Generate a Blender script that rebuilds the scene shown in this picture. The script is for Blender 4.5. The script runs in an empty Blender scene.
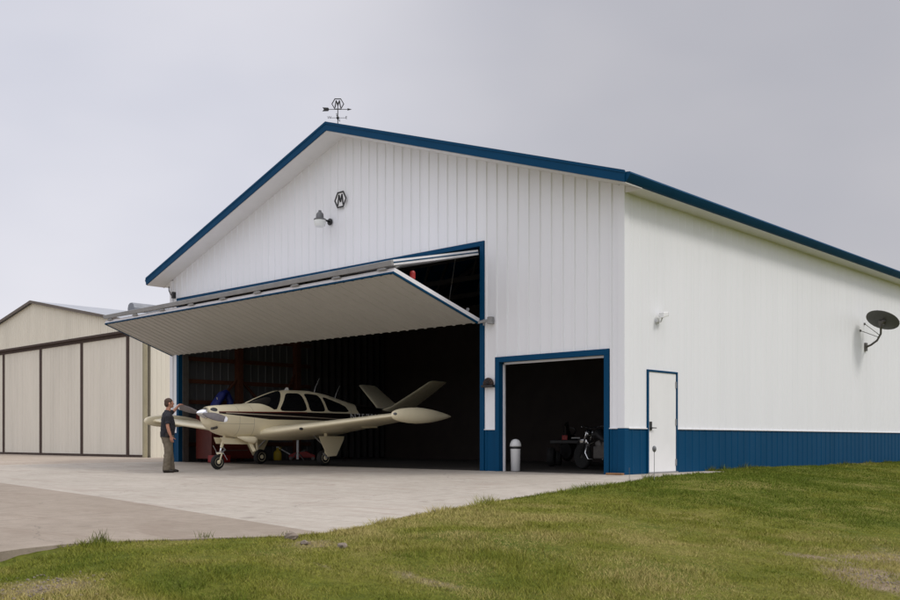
import bpy, bmesh, math, random
import numpy as np
from mathutils import Vector, Matrix
random.seed(7); rng = np.random.default_rng(7)
scn = bpy.context.scene; col = scn.collection
R = math.radians

# ------------------------------------------------------------------ helpers
class MB:
    def __init__(s): s.v = []; s.f = []
    def add(s, vs, fs):
        o = len(s.v); s.v += [tuple(p) for p in vs]; s.f += [tuple(i + o for i in f) for f in fs]; return s
    def box(s, x0, x1, y0, y1, z0, z1):
        return s.add([(x0,y0,z0),(x1,y0,z0),(x1,y1,z0),(x0,y1,z0),(x0,y0,z1),(x1,y0,z1),(x1,y1,z1),(x0,y1,z1)],
              [(0,3,2,1),(4,5,6,7),(0,1,5,4),(1,2,6,5),(2,3,7,6),(3,0,4,7)])
    def bar(s, p, q, w, h, up=(0,0,1)):
        p = Vector(p); q = Vector(q); d = (q-p).normalized(); u = Vector(up)
        if abs(d.dot(u)) > .98: u = Vector((1,0,0))
        a = d.cross(u).normalized()*w/2; b = a.cross(d).normalized()*h/2
        vs = [p-a-b,p+a-b,p+a+b,p-a+b,q-a-b,q+a-b,q+a+b,q-a+b]
        return s.add(vs, [(3,2,1,0),(4,5,6,7),(0,1,5,4),(1,2,6,5),(2,3,7,6),(3,0,4,7)])
    def tube(s, pts, rad, n=10, sq=1.0, up=None):
        pts = [Vector(p) for p in pts]
        if not hasattr(rad, '__len__'): rad = [rad]*len(pts)
        rings = []; ref = Vector(up) if up else None
        for i, p in enumerate(pts):
            d = (pts[min(i+1,len(pts)-1)] - pts[max(i-1,0)]).normalized()
            if ref is None: ref = Vector((0,0,1)) if abs(d.z) < .9 else Vector((1,0,0))
            a = d.cross(ref)
            if a.length < 1e-4: a = d.cross(Vector((0,1,0)))
            a.normalize(); b = a.cross(d).normalized()
            if not up: ref = b
            r = rad[i]; ra, rb = (r if hasattr(r,'__len__') else (r, r*sq))
            rings.append([p + a*ra*math.cos(2*math.pi*k/n) + b*rb*math.sin(2*math.pi*k/n) for k in range(n)])
        vs = [p for r_ in rings for p in r_]; fs = []
        for i in range(len(pts)-1):
            for k in range(n):
                k2 = (k+1) % n; fs.append((i*n+k, i*n+k2, (i+1)*n+k2, (i+1)*n+k))
        fs.append(tuple(range(n))[::-1]); m = (len(pts)-1)*n; fs.append(tuple(m+k for k in range(n)))
        return s.add(vs, fs)
    def lathe(s, prof, c=(0,0,0), axis='z', n=20, sc=(1,1)):
        vs = []; fs = []
        for r, z in prof:
            for k in range(n):
                t = 2*math.pi*k/n; a, b = r*math.cos(t)*sc[0], r*math.sin(t)*sc[1]
                p = {'z':(a,b,z),'x':(z,a,b),'y':(a,z,b)}[axis]
                vs.append((p[0]+c[0],p[1]+c[1],p[2]+c[2]))
        for i in range(len(prof)-1):
            for k in range(n):
                k2 = (k+1)%n; fs.append((i*n+k,i*n+k2,(i+1)*n+k2,(i+1)*n+k))
        fs.append(tuple(range(n))[::-1]); m=(len(prof)-1)*n; fs.append(tuple(m+k for k in range(n)))
        return s.add(vs, fs)
    def prism(s, poly, off):
        n = len(poly); off = Vector(off); a = [Vector(p) for p in poly]; b = [p+off for p in a]
        return s.add(a+b, [tuple(range(n))[::-1], tuple(range(n,2*n))] + [(i,(i+1)%n,n+(i+1)%n,n+i) for i in range(n)])
    def grid(s, fn, nu, nv, closed=False):
        vs = [fn(i/nu, j/nv) for i in range(nu+1) for j in range(nv+1)]
        return s.add(vs, [(i*(nv+1)+j,(i+1)*(nv+1)+j,(i+1)*(nv+1)+j+1,i*(nv+1)+j+1) for i in range(nu) for j in range(nv)])
    def ell(s, c, r, n=14, m=9):
        prof = []
        vs = []; fs = []
        for i in range(m+1):
            t = math.pi*i/m
            for k in range(n):
                u = 2*math.pi*k/n
                vs.append((c[0]+r[0]*max(math.sin(t),.02)*math.cos(u), c[1]+r[1]*max(math.sin(t),.02)*math.sin(u), c[2]-r[2]*math.cos(t)))
        for i in range(m):
            for k in range(n):
                k2=(k+1)%n; fs.append((i*n+k,i*n+k2,(i+1)*n+k2,(i+1)*n+k))
        fs.append(tuple(range(n))[::-1]); fs.append(tuple(m*n+k for k in range(n)))
        return s.add(vs, fs)
    def build(s, name, mat, parent=None, smooth=False, bevel=0, fix=True, loc=None, autos=None):
        me = bpy.data.meshes.new(name); me.from_pydata(s.v, [], s.f)
        if fix:
            bm = bmesh.new(); bm.from_mesh(me); bmesh.ops.recalc_face_normals(bm, faces=bm.faces); bm.to_mesh(me); bm.free()
        me.materials.append(mat)
        if smooth or autos:
            me.polygons.foreach_set('use_smooth', [True]*len(me.polygons))
        if autos: me.set_sharp_from_angle(angle=R(autos))
        me.update()
        o = bpy.data.objects.new(name, me); col.objects.link(o)
        if parent: o.parent = parent
        if loc: o.location = loc
        if bevel:
            b = o.modifiers.new('bevel','BEVEL'); b.width = bevel; b.segments = 2; b.limit_method = 'ANGLE'; b.angle_limit = R(40)
        return o

def tag(o, label=None, cat=None, group=None, kind=None):
    if label: o['label'] = label
    if cat: o['category'] = cat
    if group: o['group'] = group
    if kind: o['kind'] = kind
    return o
def thing(name, label, cat, loc=(0,0,0), rz=0, group=None):
    o = bpy.data.objects.new(name, None); col.objects.link(o); o.empty_display_size = .2
    o.location = loc; o.rotation_euler = (0,0,rz)
    return tag(o, label, cat, group)

# ------------------------------------------------------------------ materials
def mat(name, c, rough=.6, metal=0, var=0.0, vscale=3, bump=0, bscale=40, spec=.5, streak=False, c2=None, coat=0):
    m = bpy.data.materials.new(name); m.use_nodes = True; nt = m.node_tree; N = nt.nodes; L = nt.links
    b = N['Principled BSDF']; b.inputs['Base Color'].default_value = (*c,1); b.inputs['Roughness'].default_value = rough
    b.inputs['Metallic'].default_value = metal; b.inputs['Specular IOR Level'].default_value = spec
    b.inputs['Coat Weight'].default_value = coat
    tc = N.new('ShaderNodeTexCoord')
    if var or c2:
        mp = N.new('ShaderNodeMapping'); L.new(tc.outputs['Object'], mp.inputs[0])
        if streak: mp.inputs['Scale'].default_value = (1,1,.12)
        n = N.new('ShaderNodeTexNoise'); n.inputs['Scale'].default_value = vscale; n.inputs['Detail'].default_value = 6; n.inputs['Roughness'].default_value = .65
        L.new(mp.outputs[0], n.inputs[0])
        r = N.new('ShaderNodeMapRange'); r.inputs[1].default_value=.3; r.inputs[2].default_value=.7; L.new(n.outputs[0], r.inputs[0])
        x = N.new('ShaderNodeMix'); x.data_type='RGBA'
        d = c2 if c2 else tuple(k*(1-var) for k in c)
        x.inputs[6].default_value = (*c,1); x.inputs[7].default_value = (*d,1); L.new(r.outputs[0], x.inputs[0])
        L.new(x.outputs[2], b.inputs['Base Color'])
        r2 = N.new('ShaderNodeMapRange'); r2.inputs[3].default_value=max(rough-.08,.02); r2.inputs[4].default_value=min(rough+.1,1)
        L.new(n.outputs[0], r2.inputs[0]); L.new(r2.outputs[0], b.inputs['Roughness'])
    if bump:
        n2 = N.new('ShaderNodeTexNoise'); n2.inputs['Scale'].default_value=bscale; n2.inputs['Detail'].default_value=4; L.new(tc.outputs['Object'], n2.inputs[0])
        bp = N.new('ShaderNodeBump'); bp.inputs['Strength'].default_value=bump; bp.inputs['Distance'].default_value=.01
        L.new(n2.outputs[0], bp.inputs['Height']); L.new(bp.outputs[0], b.inputs['Normal'])
    return m
M = {}
M['white'] = mat('white_steel', (.78,.787,.805), .42, var=.045, vscale=1.2, bump=.12, bscale=3, streak=True)
M['whiteside'] = M['white']
M['soffit'] = mat('white_soffit', (.70,.69,.67), .55, var=.06)
M['blue'] = mat('blue_steel', (.0005,.050,.122), .5, var=.14, vscale=1.5, bump=.1, bscale=3, streak=True, spec=.10)
M['beige'] = mat('beige_steel', (.74,.695,.58), .55, var=.14, vscale=.9, streak=True)
M['beige2'] = mat('beige_door_steel', (.72,.675,.575), .55, var=.16, vscale=.9, streak=True)
M['olive'] = mat('olive_trim', (.33,.295,.19), .55, var=.15)
M['brown'] = mat('brown_rust_steel', (.055,.028,.018), .7, var=.4, vscale=6)
M['rake'] = mat('bronze_trim', (.13,.105,.085), .6, var=.2)
M['galv'] = mat('galvalume_roof', (.36,.375,.40), .55, metal=.2, var=.15, vscale=1)
M['ventm'] = mat('galvanised_vent', (.24,.25,.27), .55, metal=.3, var=.2)
M['steel'] = mat('grey_steel', (.33,.33,.33), .5, metal=.3, var=.25, vscale=4)
M['dsteel'] = mat('dark_grey_steel', (.14,.13,.12), .5, metal=.4, var=.3, vscale=6)
M['dsteel2'] = mat('weathered_steel', (.19,.165,.14), .6, metal=.2, var=.3, vscale=5)
M['panel'] = mat('door_panel_steel', (.48,.465,.435), .5, var=.08, vscale=1.0)
M['edge'] = mat('white_edge_steel', (.74,.73,.75), .45, var=.08)
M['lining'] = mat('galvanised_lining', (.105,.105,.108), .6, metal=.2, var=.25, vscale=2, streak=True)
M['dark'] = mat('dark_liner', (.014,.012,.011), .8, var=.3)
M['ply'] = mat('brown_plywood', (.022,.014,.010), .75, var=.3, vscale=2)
M['wood'] = mat('red_stained_timber', (.11,.034,.013), .7, var=.35, vscale=8)
M['black'] = mat('black_paint', (.012,.012,.013), .5)
M['rubber'] = mat('black_rubber', (.012,.012,.012), .8, var=.3, vscale=20)
M['chrome'] = mat('polished_metal', (.85,.86,.88), .16, metal=1, var=.1, vscale=8)
M['blade'] = mat('grey_prop_metal', (.17,.15,.145), .45, metal=.4, var=.25, vscale=8)
M['cream'] = mat('cream_paint', (.83,.745,.52), .34, var=.07, vscale=2, coat=.15)
M['glass'] = mat('dark_glass', (.008,.008,.009), .04, spec=.35)
M['wpaint'] = mat('white_paint', (.78,.78,.78), .4, var=.06, vscale=2)
M['globe'] = mat('milky_glass', (.72,.74,.72), .3, var=.05)
M['lampgrey'] = mat('grey_lamp_metal', (.16,.165,.17), .5, metal=.3, var=.2)
M['dish'] = mat('dark_grey_dish', (.085,.085,.08), .55, var=.15, vscale=5)
M['skin'] = mat('skin', (.42,.20,.13), .55, var=.15, vscale=20)
M['hair'] = mat('brown_hair', (.07,.033,.018), .7, var=.5, vscale=60, bump=.5, bscale=120)
M['shirt'] = mat('charcoal_cloth', (.014,.014,.020), .85, var=.3, vscale=8, bump=.4, bscale=18)
M['khaki'] = mat('khaki_cloth', (.155,.128,.090), .85, var=.25, vscale=7, bump=.5, bscale=14)
M['leather'] = mat('dark_leather', (.018,.012,.009), .5)
M['red'] = mat('red_paint', (.35,.012,.010), .45, var=.3)
M['dred'] = mat('dark_red_paint', (.13,.020,.012), .5, var=.3)
M['yellow'] = mat('yellow_plastic', (.50,.36,.02), .5, var=.15)
M['bluec'] = mat('blue_tarp', (.006,.016,.16), .6, var=.3, vscale=6, bump=.4, bscale=9)
M['plastic'] = mat('light_grey_plastic', (.62,.62,.61), .45, var=.1)
M['rawwood'] = mat('raw_wood', (.30,.15,.06), .8, var=.3, vscale=10)
M['rock'] = mat('stone', (.24,.195,.15), .85, var=.45, vscale=14)
M['ironc'] = mat('wrought_iron', (.012,.012,.013), .55)

def ground_mats():
    def base(name):
        m = bpy.data.materials.new(name); m.use_nodes=True; nt=m.node_tree; return m, nt, nt.nodes, nt.links, nt.nodes['Principled BSDF'], nt.nodes.new('ShaderNodeTexCoord')
    def noise(N,L,tc,sc,det=6,rough=.6,stretch=None,dist=0):
        n=N.new('ShaderNodeTexNoise'); n.inputs['Scale'].default_value=sc; n.inputs['Detail'].default_value=det; n.inputs['Roughness'].default_value=rough; n.inputs['Distortion'].default_value=dist
        if stretch:
            mp=N.new('ShaderNodeMapping'); mp.inputs['Scale'].default_value=stretch; L.new(tc.outputs['Object'],mp.inputs[0]); L.new(mp.outputs[0],n.inputs[0])
        else: L.new(tc.outputs['Object'],n.inputs[0])
        return n.outputs[0]
    def ramp(N,L,src,stops):
        r=N.new('ShaderNodeValToRGB'); e=r.color_ramp.elements
        while len(e)<len(stops): e.new(.5)
        for k,(p,c) in enumerate(stops): e[k].position=p; e[k].color=(*c,1) if len(c)==3 else c
        L.new(src,r.inputs[0]); return r.outputs[0]
    def mix(N,L,f,a,b,mode='MIX'):
        x=N.new('ShaderNodeMix'); x.data_type='RGBA'; x.blend_type=mode
        if isinstance(f,float): x.inputs[0].default_value=f
        else: L.new(f,x.inputs[0])
        L.new(a,x.inputs[6]); 
        if isinstance(b,tuple): x.inputs[7].default_value=(*b,1)
        else: L.new(b,x.inputs[7])
        return x.outputs[2]
    def joints(N,L,tc,period,ox,oy,wid):
        sp=N.new('ShaderNodeSeparateXYZ'); L.new(tc.outputs['Object'],sp.inputs[0]); outs=[]
        for ax,o,per in ((0,ox,period[0]),(1,oy,period[1])):
            a=N.new('ShaderNodeMath'); a.operation='ADD'; a.inputs[1].default_value=o; L.new(sp.outputs[ax],a.inputs[0])
            p=N.new('ShaderNodeMath'); p.operation='PINGPONG'; p.inputs[1].default_value=per/2; L.new(a.outputs[0],p.inputs[0])
            l=N.new('ShaderNodeMath'); l.operation='LESS_THAN'; l.inputs[1].default_value=wid; L.new(p.outputs[0],l.inputs[0]); outs.append(l.outputs[0])
        m=N.new('ShaderNodeMath'); m.operation='MAXIMUM'; L.new(outs[0],m.inputs[0]); L.new(outs[1],m.inputs[1]); return m.outputs[0]
    def concrete(name,a,b,stain,per=(3.6,3.6),jw=.008,jf=.55,o=(0,0)):
        m,nt,N,L,bs,tc=base(name)
        c=ramp(N,L,noise(N,L,tc,.35,7,.62,(1,1.4,1)),[(.32,a),(.68,b)])
        sp=ramp(N,L,noise(N,L,tc,5,7,.7),[(.38,(.86,.85,.84)),(.62,(1,1,1))]); c=mix(N,L,1.0,c,sp,'MULTIPLY')
        sp=ramp(N,L,noise(N,L,tc,60,3,.7),[(.3,(.88,.88,.88)),(.7,(1.05,1.05,1.05))]); c=mix(N,L,1.0,c,sp,'MULTIPLY')
        st=ramp(N,L,noise(N,L,tc,.8,8,.7,(.5,2.2,1),.8),[(.52,(0,0,0)),(.70,(1,1,1))]); c=mix(N,L,st,c,stain)
        od=ramp(N,L,noise(N,L,tc,1.9,3,.6),[(.66,(0,0,0)),(.74,(.55,.55,.55))]); c=mix(N,L,od,c,tuple(k*.6 for k in stain))
        v=N.new('ShaderNodeTexVoronoi'); v.feature='DISTANCE_TO_EDGE'; v.inputs['Scale'].default_value=.22; L.new(tc.outputs['Object'],v.inputs[0])
        nz=noise(N,L,tc,1.5,5,.7); dv=N.new('ShaderNodeVectorMath'); dv.operation='MULTIPLY_ADD'; dv.inputs[1].default_value=(.5,.5,.5)
        cx=N.new('ShaderNodeCombineXYZ'); L.new(nz,cx.inputs[0]); L.new(nz,cx.inputs[1]); L.new(cx.outputs[0],dv.inputs[0]); L.new(tc.outputs['Object'],dv.inputs[2]); L.new(dv.outputs[0],v.inputs[0])
        ck=N.new('ShaderNodeMath'); ck.operation='LESS_THAN'; ck.inputs[1].default_value=.0022; L.new(v.outputs[0],ck.inputs[0])
        c2=mix(N,L,joints(N,L,tc,per,o[0],o[1],jw),c,tuple(k*jf for k in a))
        mm=N.new('ShaderNodeMath'); mm.operation='MULTIPLY'; mm.inputs[1].default_value=.5; L.new(ck.outputs[0],mm.inputs[0])
        c2=mix(N,L,mm.outputs[0],c2,tuple(k*.45 for k in a))
        L.new(c2,bs.inputs['Base Color']); bs.inputs['Roughness'].default_value=.8; bs.inputs['Specular IOR Level'].default_value=.3
        bp=N.new('ShaderNodeBump'); bp.inputs['Strength'].default_value=.25; bp.inputs['Distance'].default_value=.006; L.new(noise(N,L,tc,50,4,.7),bp.inputs['Height']); L.new(bp.outputs[0],bs.inputs['Normal'])
        return m
    M['apron']=concrete('apron_concrete',(.375,.337,.282),(.44,.397,.338),(.30,.25,.205),(4.3,4.0),.009,.6,(0,1.2))
    M['taxi']=concrete('old_concrete',(.262,.217,.168),(.318,.267,.212),(.21,.165,.125),(6,6),.010,.55,(1,2))
    M['old']=concrete('worn_concrete',(.36,.30,.235),(.42,.355,.29),(.28,.23,.18),(5,5),.010,.6)
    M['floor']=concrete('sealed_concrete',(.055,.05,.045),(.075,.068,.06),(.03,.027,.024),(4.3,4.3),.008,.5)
    # grass ground
    m,nt,N,L,bs,tc=base('turf_soil')
    c=ramp(N,L,noise(N,L,tc,.5,8,.65),[(.30,(.070,.100,.012)),(.5,(.14,.145,.024)),(.70,(.22,.19,.06))])
    f=ramp(N,L,noise(N,L,tc,14,6,.75),[(.35,(.55,.55,.5)),(.65,(1.15,1.15,1.1))]); c=mix(N,L,1.0,c,f,'MULTIPLY')
    at=N.new('ShaderNodeAttribute'); at.attribute_name='bare'
    so=ramp(N,L,noise(N,L,tc,9,8,.75),[(.30,(.13,.095,.06)),(.55,(.24,.185,.125)),(.75,(.38,.31,.23))])
    nb=noise(N,L,tc,2.2,7,.7); ad=N.new('ShaderNodeMath'); ad.operation='ADD'; L.new(at.outputs['Fac'],ad.inputs[0]); L.new(nb,ad.inputs[1])
    rr=ramp(N,L,ad.outputs[0],[(.72,(0,0,0)),(.98,(1,1,1))]); c=mix(N,L,rr,c,so)
    L.new(c,bs.inputs['Base Color']); bs.inputs['Roughness'].default_value=.95; bs.inputs['Specular IOR Level'].default_value=.1
    bp=N.new('ShaderNodeBump'); bp.inputs['Strength'].default_value=.8; bp.inputs['Distance'].default_value=.03; L.new(noise(N,L,tc,22,6,.75),bp.inputs['Height']); L.new(bp.outputs[0],bs.inputs['Normal'])
    M['turf']=m
    m,nt,N,L,bs,tc=base('grass_blades')
    at=N.new('ShaderNodeAttribute'); at.attribute_name='tint'
    L.new(at.outputs['Color'],bs.inputs['Base Color']); bs.inputs['Roughness'].default_value=.8; bs.inputs['Specular IOR Level'].default_value=.05
    M['grass']=m
ground_mats()

# ------------------------------------------------------------------ terrain
def zp(y):
    return 0.0 if y > 0 else (.033*y if y > -6 else -.198+.010*(y+6))
EDGE1 = [(.55,3.3),(.8,1.0),(1.0,-.8),(1.16,-2.2),(1.3,-4.2),(1.5,-5.6),(1.9,-7.0),(2.3,-8.3),(2.85,-9.5),(3.05,-10.2)]
EDGE2 = [(3.05,-10.2),(2.95,-10.7),(2.55,-11.3),(2.15,-11.9),(2.0,-12.35),(2.05,-12.8),(2.25,-13.4),(2.6,-15),(3.0,-20),(3,-60)]
JOINT = [(3.05,-10.2),(-4.2,-8.9),(-10.4,-8.0),(-30,-8.5),(-70,-9)]
def slab(name, poly, m):
    bm = bmesh.new(); f = bm.faces.new([bm.verts.new((x,y,0)) for x,y in poly])
    f.normal_update(); bmesh.ops.triangulate(bm, faces=[f], ngon_method='EAR_CLIP')
    for yy in (0,-2,-4,-6,-9,-14):
        bmesh.ops.bisect_plane(bm, geom=bm.verts[:]+bm.edges[:]+bm.faces[:], plane_co=(0,yy,0), plane_no=(0,1,0))
    for v in bm.verts: v.co.z = zp(v.co.y)
    bmesh.ops.recalc_face_normals(bm, faces=bm.faces)
    if sum(f.normal.z for f in bm.faces) < 0: bmesh.ops.reverse_faces(bm, faces=bm.faces)
    r = bmesh.ops.extrude_face_region(bm, geom=bm.faces[:])
    top = [g for g in r['geom'] if isinstance(g, bmesh.types.BMVert)]
    # the extruded copy becomes the underside
    for v in top: v.co.z -= .16
    bmesh.ops.recalc_face_normals(bm, faces=bm.faces)
    me = bpy.data.meshes.new(name); bm.to_mesh(me); bm.free(); me.materials.append(m)
    o = bpy.data.objects.new(name, me); col.objects.link(o); return tag(o, kind='structure')
slab('apron', [(0,0),(-17.1,0),(-19,-1.4),(-21.6,-3.5),(-45,-5.5),(-70,-6.5)] + JOINT[::-1] + EDGE1[::-1][1:] + [(0,3.3)], M['apron'])
slab('taxiway', JOINT[::-1] + EDGE2[1:] + [(-70,-60)], M['taxi'])
slab('forecourt', [(-17.1,0),(-17.1,21),(-24.25,21),(-24.25,3.25),(-70,3.25),(-70,-6.5),(-45,-5.5),(-21.6,-3.5),(-19,-1.4)], M['old'])
slab('hangar_floor', [(0,0),(0,22),(-17.1,22),(-17.1,0)], M['floor'])

PADS = [np.array([(0,22),(-17.1,22),(-17.1,21),(-24.25,21),(-24.25,23.2),(-45,23.2),(-45,3.25),(-70,3.25),(-70,-60)] + EDGE2[::-1] + EDGE1[::-1][1:] + [(0,3.3)])]
def sdist(x, y):
    P = PADS[0]; Q = np.roll(P,-1,0); d = np.full(x.shape, 1e9); ins = np.zeros(x.shape, bool)
    for (ax,ay),(bx,by) in zip(P,Q):
        ex,ey = bx-ax,by-ay; t = np.clip(((x-ax)*ex+(y-ay)*ey)/(ex*ex+ey*ey+1e-12),0,1)
        d = np.minimum(d, np.hypot(x-ax-t*ex, y-ay-t*ey))
        c = ((ay>y)!=(by>y)) & (x < (bx-ax)*(y-ay)/((by-ay) if by!=ay else 1e-9)+ax); ins ^= c
    return np.where(ins,-d,d)
def vnoise(x, y, s, seed):
    r = np.random.default_rng(seed); T = r.random((64,64)); x = x*s; y = y*s
    i = np.floor(x).astype(int); j = np.floor(y).astype(int); fx = x-i; fy = y-j; fx = fx*fx*(3-2*fx); fy = fy*fy*(3-2*fy)
    g = lambda a,b: T[a%64,b%64]
    return (g(i,j)*(1-fx)+g(i+1,j)*fx)*(1-fy)+(g(i,j+1)*(1-fx)+g(i+1,j+1)*fx)*fy
def bump(x,y,cx,cy,rx,ry): return np.exp(-((x-cx)/rx)**2-((y-cy)/ry)**2)
def gz(x, y):
    d = sdist(x,y); yb = np.minimum(y,0); zb = np.where(yb>-6, .033*yb, np.maximum(-.198+.01*(yb+6),-.5))
    dd = np.clip(d,0,11)
    lip = .008 + .12*np.clip((-12.2-y)/1.0,0,1)*np.clip(d/.05,0,1)
    drop = .018*dd + .075*np.maximum(0,dd-1.3)*np.clip(dd-1.3,0,1)
    z = zb - lip - drop + (vnoise(x,y,.45,1)-.5)*.10*np.clip(d,0,1) + (vnoise(x,y,1.6,2)-.5)*.035*np.clip(d*2,0,1)
    z += .07*bump(x,y,.9,5.3,.8,1.8)
    z = np.where(d < 0, zb-.022-.02*np.clip((-12.2-y)/1.0,0,1), z); z = np.where(d < -.45, zb-.14, z)
    return z
def bare(x, y):
    b = .50*bump(x,y,6.95,-5.4,.55,1.1) + .62*bump(x,y,7.3,-7.0,.42,.55) + .60*bump(x,y,7.75,-7.6,.4,.4) + .42*bump(x,y,6.5,-6.4,.35,.3) + .55*bump(x,y,3.62,-13.35,.42,.42) + .45*bump(x,y,3.55,-10.75,.45,.3) + .50*bump(x,y,5.25,-11.05,.45,.16) + .34*bump(x,y,4.75,-11.5,.4,.14)
    return np.clip(b,0,.75)
def axis(lo, hi, step, far):
    a = list(np.arange(lo,hi,step)); s = step; p = hi
    out = [p]
    while p < far: s *= 1.35; p += s; out.append(p)
    s = step; p = lo; inn = []
    while p > -far: s *= 1.35; p -= s; inn.append(p)
    return np.array(inn[::-1] + a + out)
gx = axis(-4,18,.22,900); gy = axis(-20,24,.22,900)
X, Y = np.meshgrid(gx, gy, indexing='ij'); Zg = gz(X.ravel(),Y.ravel()); nx, ny = X.shape
me = bpy.data.meshes.new('ground')
idx = np.arange(nx*ny).reshape(nx,ny); F = np.stack([idx[:-1,:-1],idx[1:,:-1],idx[1:,1:],idx[:-1,1:]],-1).reshape(-1,4)
me.from_pydata(np.stack([X.ravel(),Y.ravel(),Zg],1).tolist(), [], F.tolist())
me.polygons.foreach_set('use_smooth',[True]*len(me.polygons)); me.materials.append(M['turf'])
me.attributes.new('bare','FLOAT','POINT').data.foreach_set('value', bare(X.ravel(),Y.ravel()))
o = bpy.data.objects.new('ground', me); col.objects.link(o); tag(o, kind='structure')

CAM = np.array([10.67,-16.41,.70]); AR = R(43.277); FW = np.array([-math.sin(AR),math.cos(AR)]); RT = np.array([math.cos(AR),math.sin(AR)])
def make_grass(n):
    k = int(n*2.6); dep = 3.2 + (rng.random(k)**1.55)*34; lat = (rng.random(k)*2-1)*(dep*.78+1.4)
    x = CAM[0]+FW[0]*dep+RT[0]*lat; y = CAM[1]+FW[1]*dep+RT[1]*lat
    d = sdist(x,y); br = bare(x,y); keep = (d > -.03) & ~((y < -12.45) & (d < .10+.25*rng.random(k))) & (rng.random(k) > br*1.25 - .1) & (dep<34)
    x,y,dep,d,br = x[keep][:n],y[keep][:n],dep[keep][:n],d[keep][:n],br[keep][:n]; n = len(x)
    # ragged tall edge along the concrete
    edge = np.exp(-d/.22)*np.clip(vnoise(x,y,1.3,9)*2.2-.75,0,1.3)*np.where(y<-12.3,.12,1)
    h = (.014+.024*rng.random(n)) * (.6+.9*vnoise(x,y,1.1,4)) * (.55+.9*vnoise(x,y,5.5,14)) + edge*.13*rng.random(n)*vnoise(x,y,3.7,15)*1.5
    w = .0009+.00030*dep
    a = rng.random(n)*2*math.pi; ln = rng.normal(0,.55,(n,2))*h[:,None]
    z = gz(x,y)-.006
    dx,dy = np.cos(a)*w, np.sin(a)*w
    V = np.empty((n,3,3)); V[:,0]=np.stack([x-dx,y-dy,z],1); V[:,1]=np.stack([x+dx,y+dy,z],1); V[:,2]=np.stack([x+ln[:,0],y+ln[:,1],z+h],1)
    me = bpy.data.meshes.new('grass'); me.vertices.add(3*n); me.vertices.foreach_set('co', V.ravel())
    me.loops.add(3*n); me.loops.foreach_set('vertex_index', np.arange(3*n)); me.polygons.add(n)
    me.polygons.foreach_set('loop_start', np.arange(0,3*n,3)); me.polygons.foreach_set('loop_total', np.full(n,3)); me.update()
    dry = np.clip(vnoise(x,y,.42,21)*1.25 + vnoise(x,y,1.9,22)*.75 - .80 + .45*br - .05*np.clip(y+7,-4,6) + .19 + .30*(vnoise(x,y,4.3,31)-.5), 0, 1)
    near = np.clip(1-np.hypot(x-1.5,(y-2)*.6)/9,0,1); dry *= 1-.55*near
    g1 = np.array([.098,.133,.018]); g2 = np.array([.205,.208,.036]); g3 = np.array([.37,.31,.12])
    t = (dry*1.1+rng.normal(0,.12,n)).clip(0,1)[:,None]
    c = np.where(t<.5, g1+(g2-g1)*t*2, g2+(g3-g2)*(t-.5)*2) * (.82+.36*rng.random(n))[:,None]
    C4 = np.ones((n,3,4)); C4[:,:,:3] = c[:,None,:]
    me.attributes.new('tint','FLOAT_COLOR','POINT').data.foreach_set('color', C4.ravel()); me.materials.append(M['grass'])
    o = bpy.data.objects.new('grass', me); col.objects.link(o)
    return tag(o, 'short mown grass sloping down from the concrete towards the foreground', 'grass', kind='stuff')
make_grass(1150000)
def weed_tuft(x, y, hgt, n, label):
    V=[];Fc=[];z=float(gz(np.array([x]),np.array([y]))[0])-.01
    for i in range(n):
        a=random.random()*6.28; r=random.random()**.7*.09; bx,by=r*math.cos(a),r*math.sin(a); h=hgt*(.4+.6*random.random()); lx,ly=random.gauss(0,.25)*h,random.gauss(0,.25)*h; t=random.random()*6.28; w=.0035
        o=len(V); cx,sx=math.cos(t)*w,math.sin(t)*w
        V+=[(bx-cx,by-sx,0),(bx+cx,by+sx,0),(bx+lx*.4+cx*.8,by+ly*.4+sx*.8,h*.6),(bx+lx*.4-cx*.8,by+ly*.4-sx*.8,h*.6),(bx+lx,by+ly,h)]
        Fc+=[(o,o+1,o+2,o+3),(o+3,o+2,o+4)]
    m=MB(); m.add(V,Fc); o=m.build('weed_tuft',M['weed'],fix=False,loc=(x,y,z)); tag(o,label,'weed',group='weed tufts along the concrete edge'); return o
M['weed']=mat('weed_green',(.075,.105,.020),.7,c2=(.16,.15,.04),vscale=30)
weed_tuft(2.06,-12.06,.17,70,'tall grass tuft over the concrete edge, the leftmost weed tuft')
weed_tuft(2.48,-11.2,.11,40,'grass tuft on the concrete edge, second weed tuft from the left')
weed_tuft(2.92,-10.55,.09,30,'small weed tuft right beside the broken pale stones')
weed_tuft(1.08,-.9,.12,30,'low weed tuft in front of the white side door')
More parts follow.
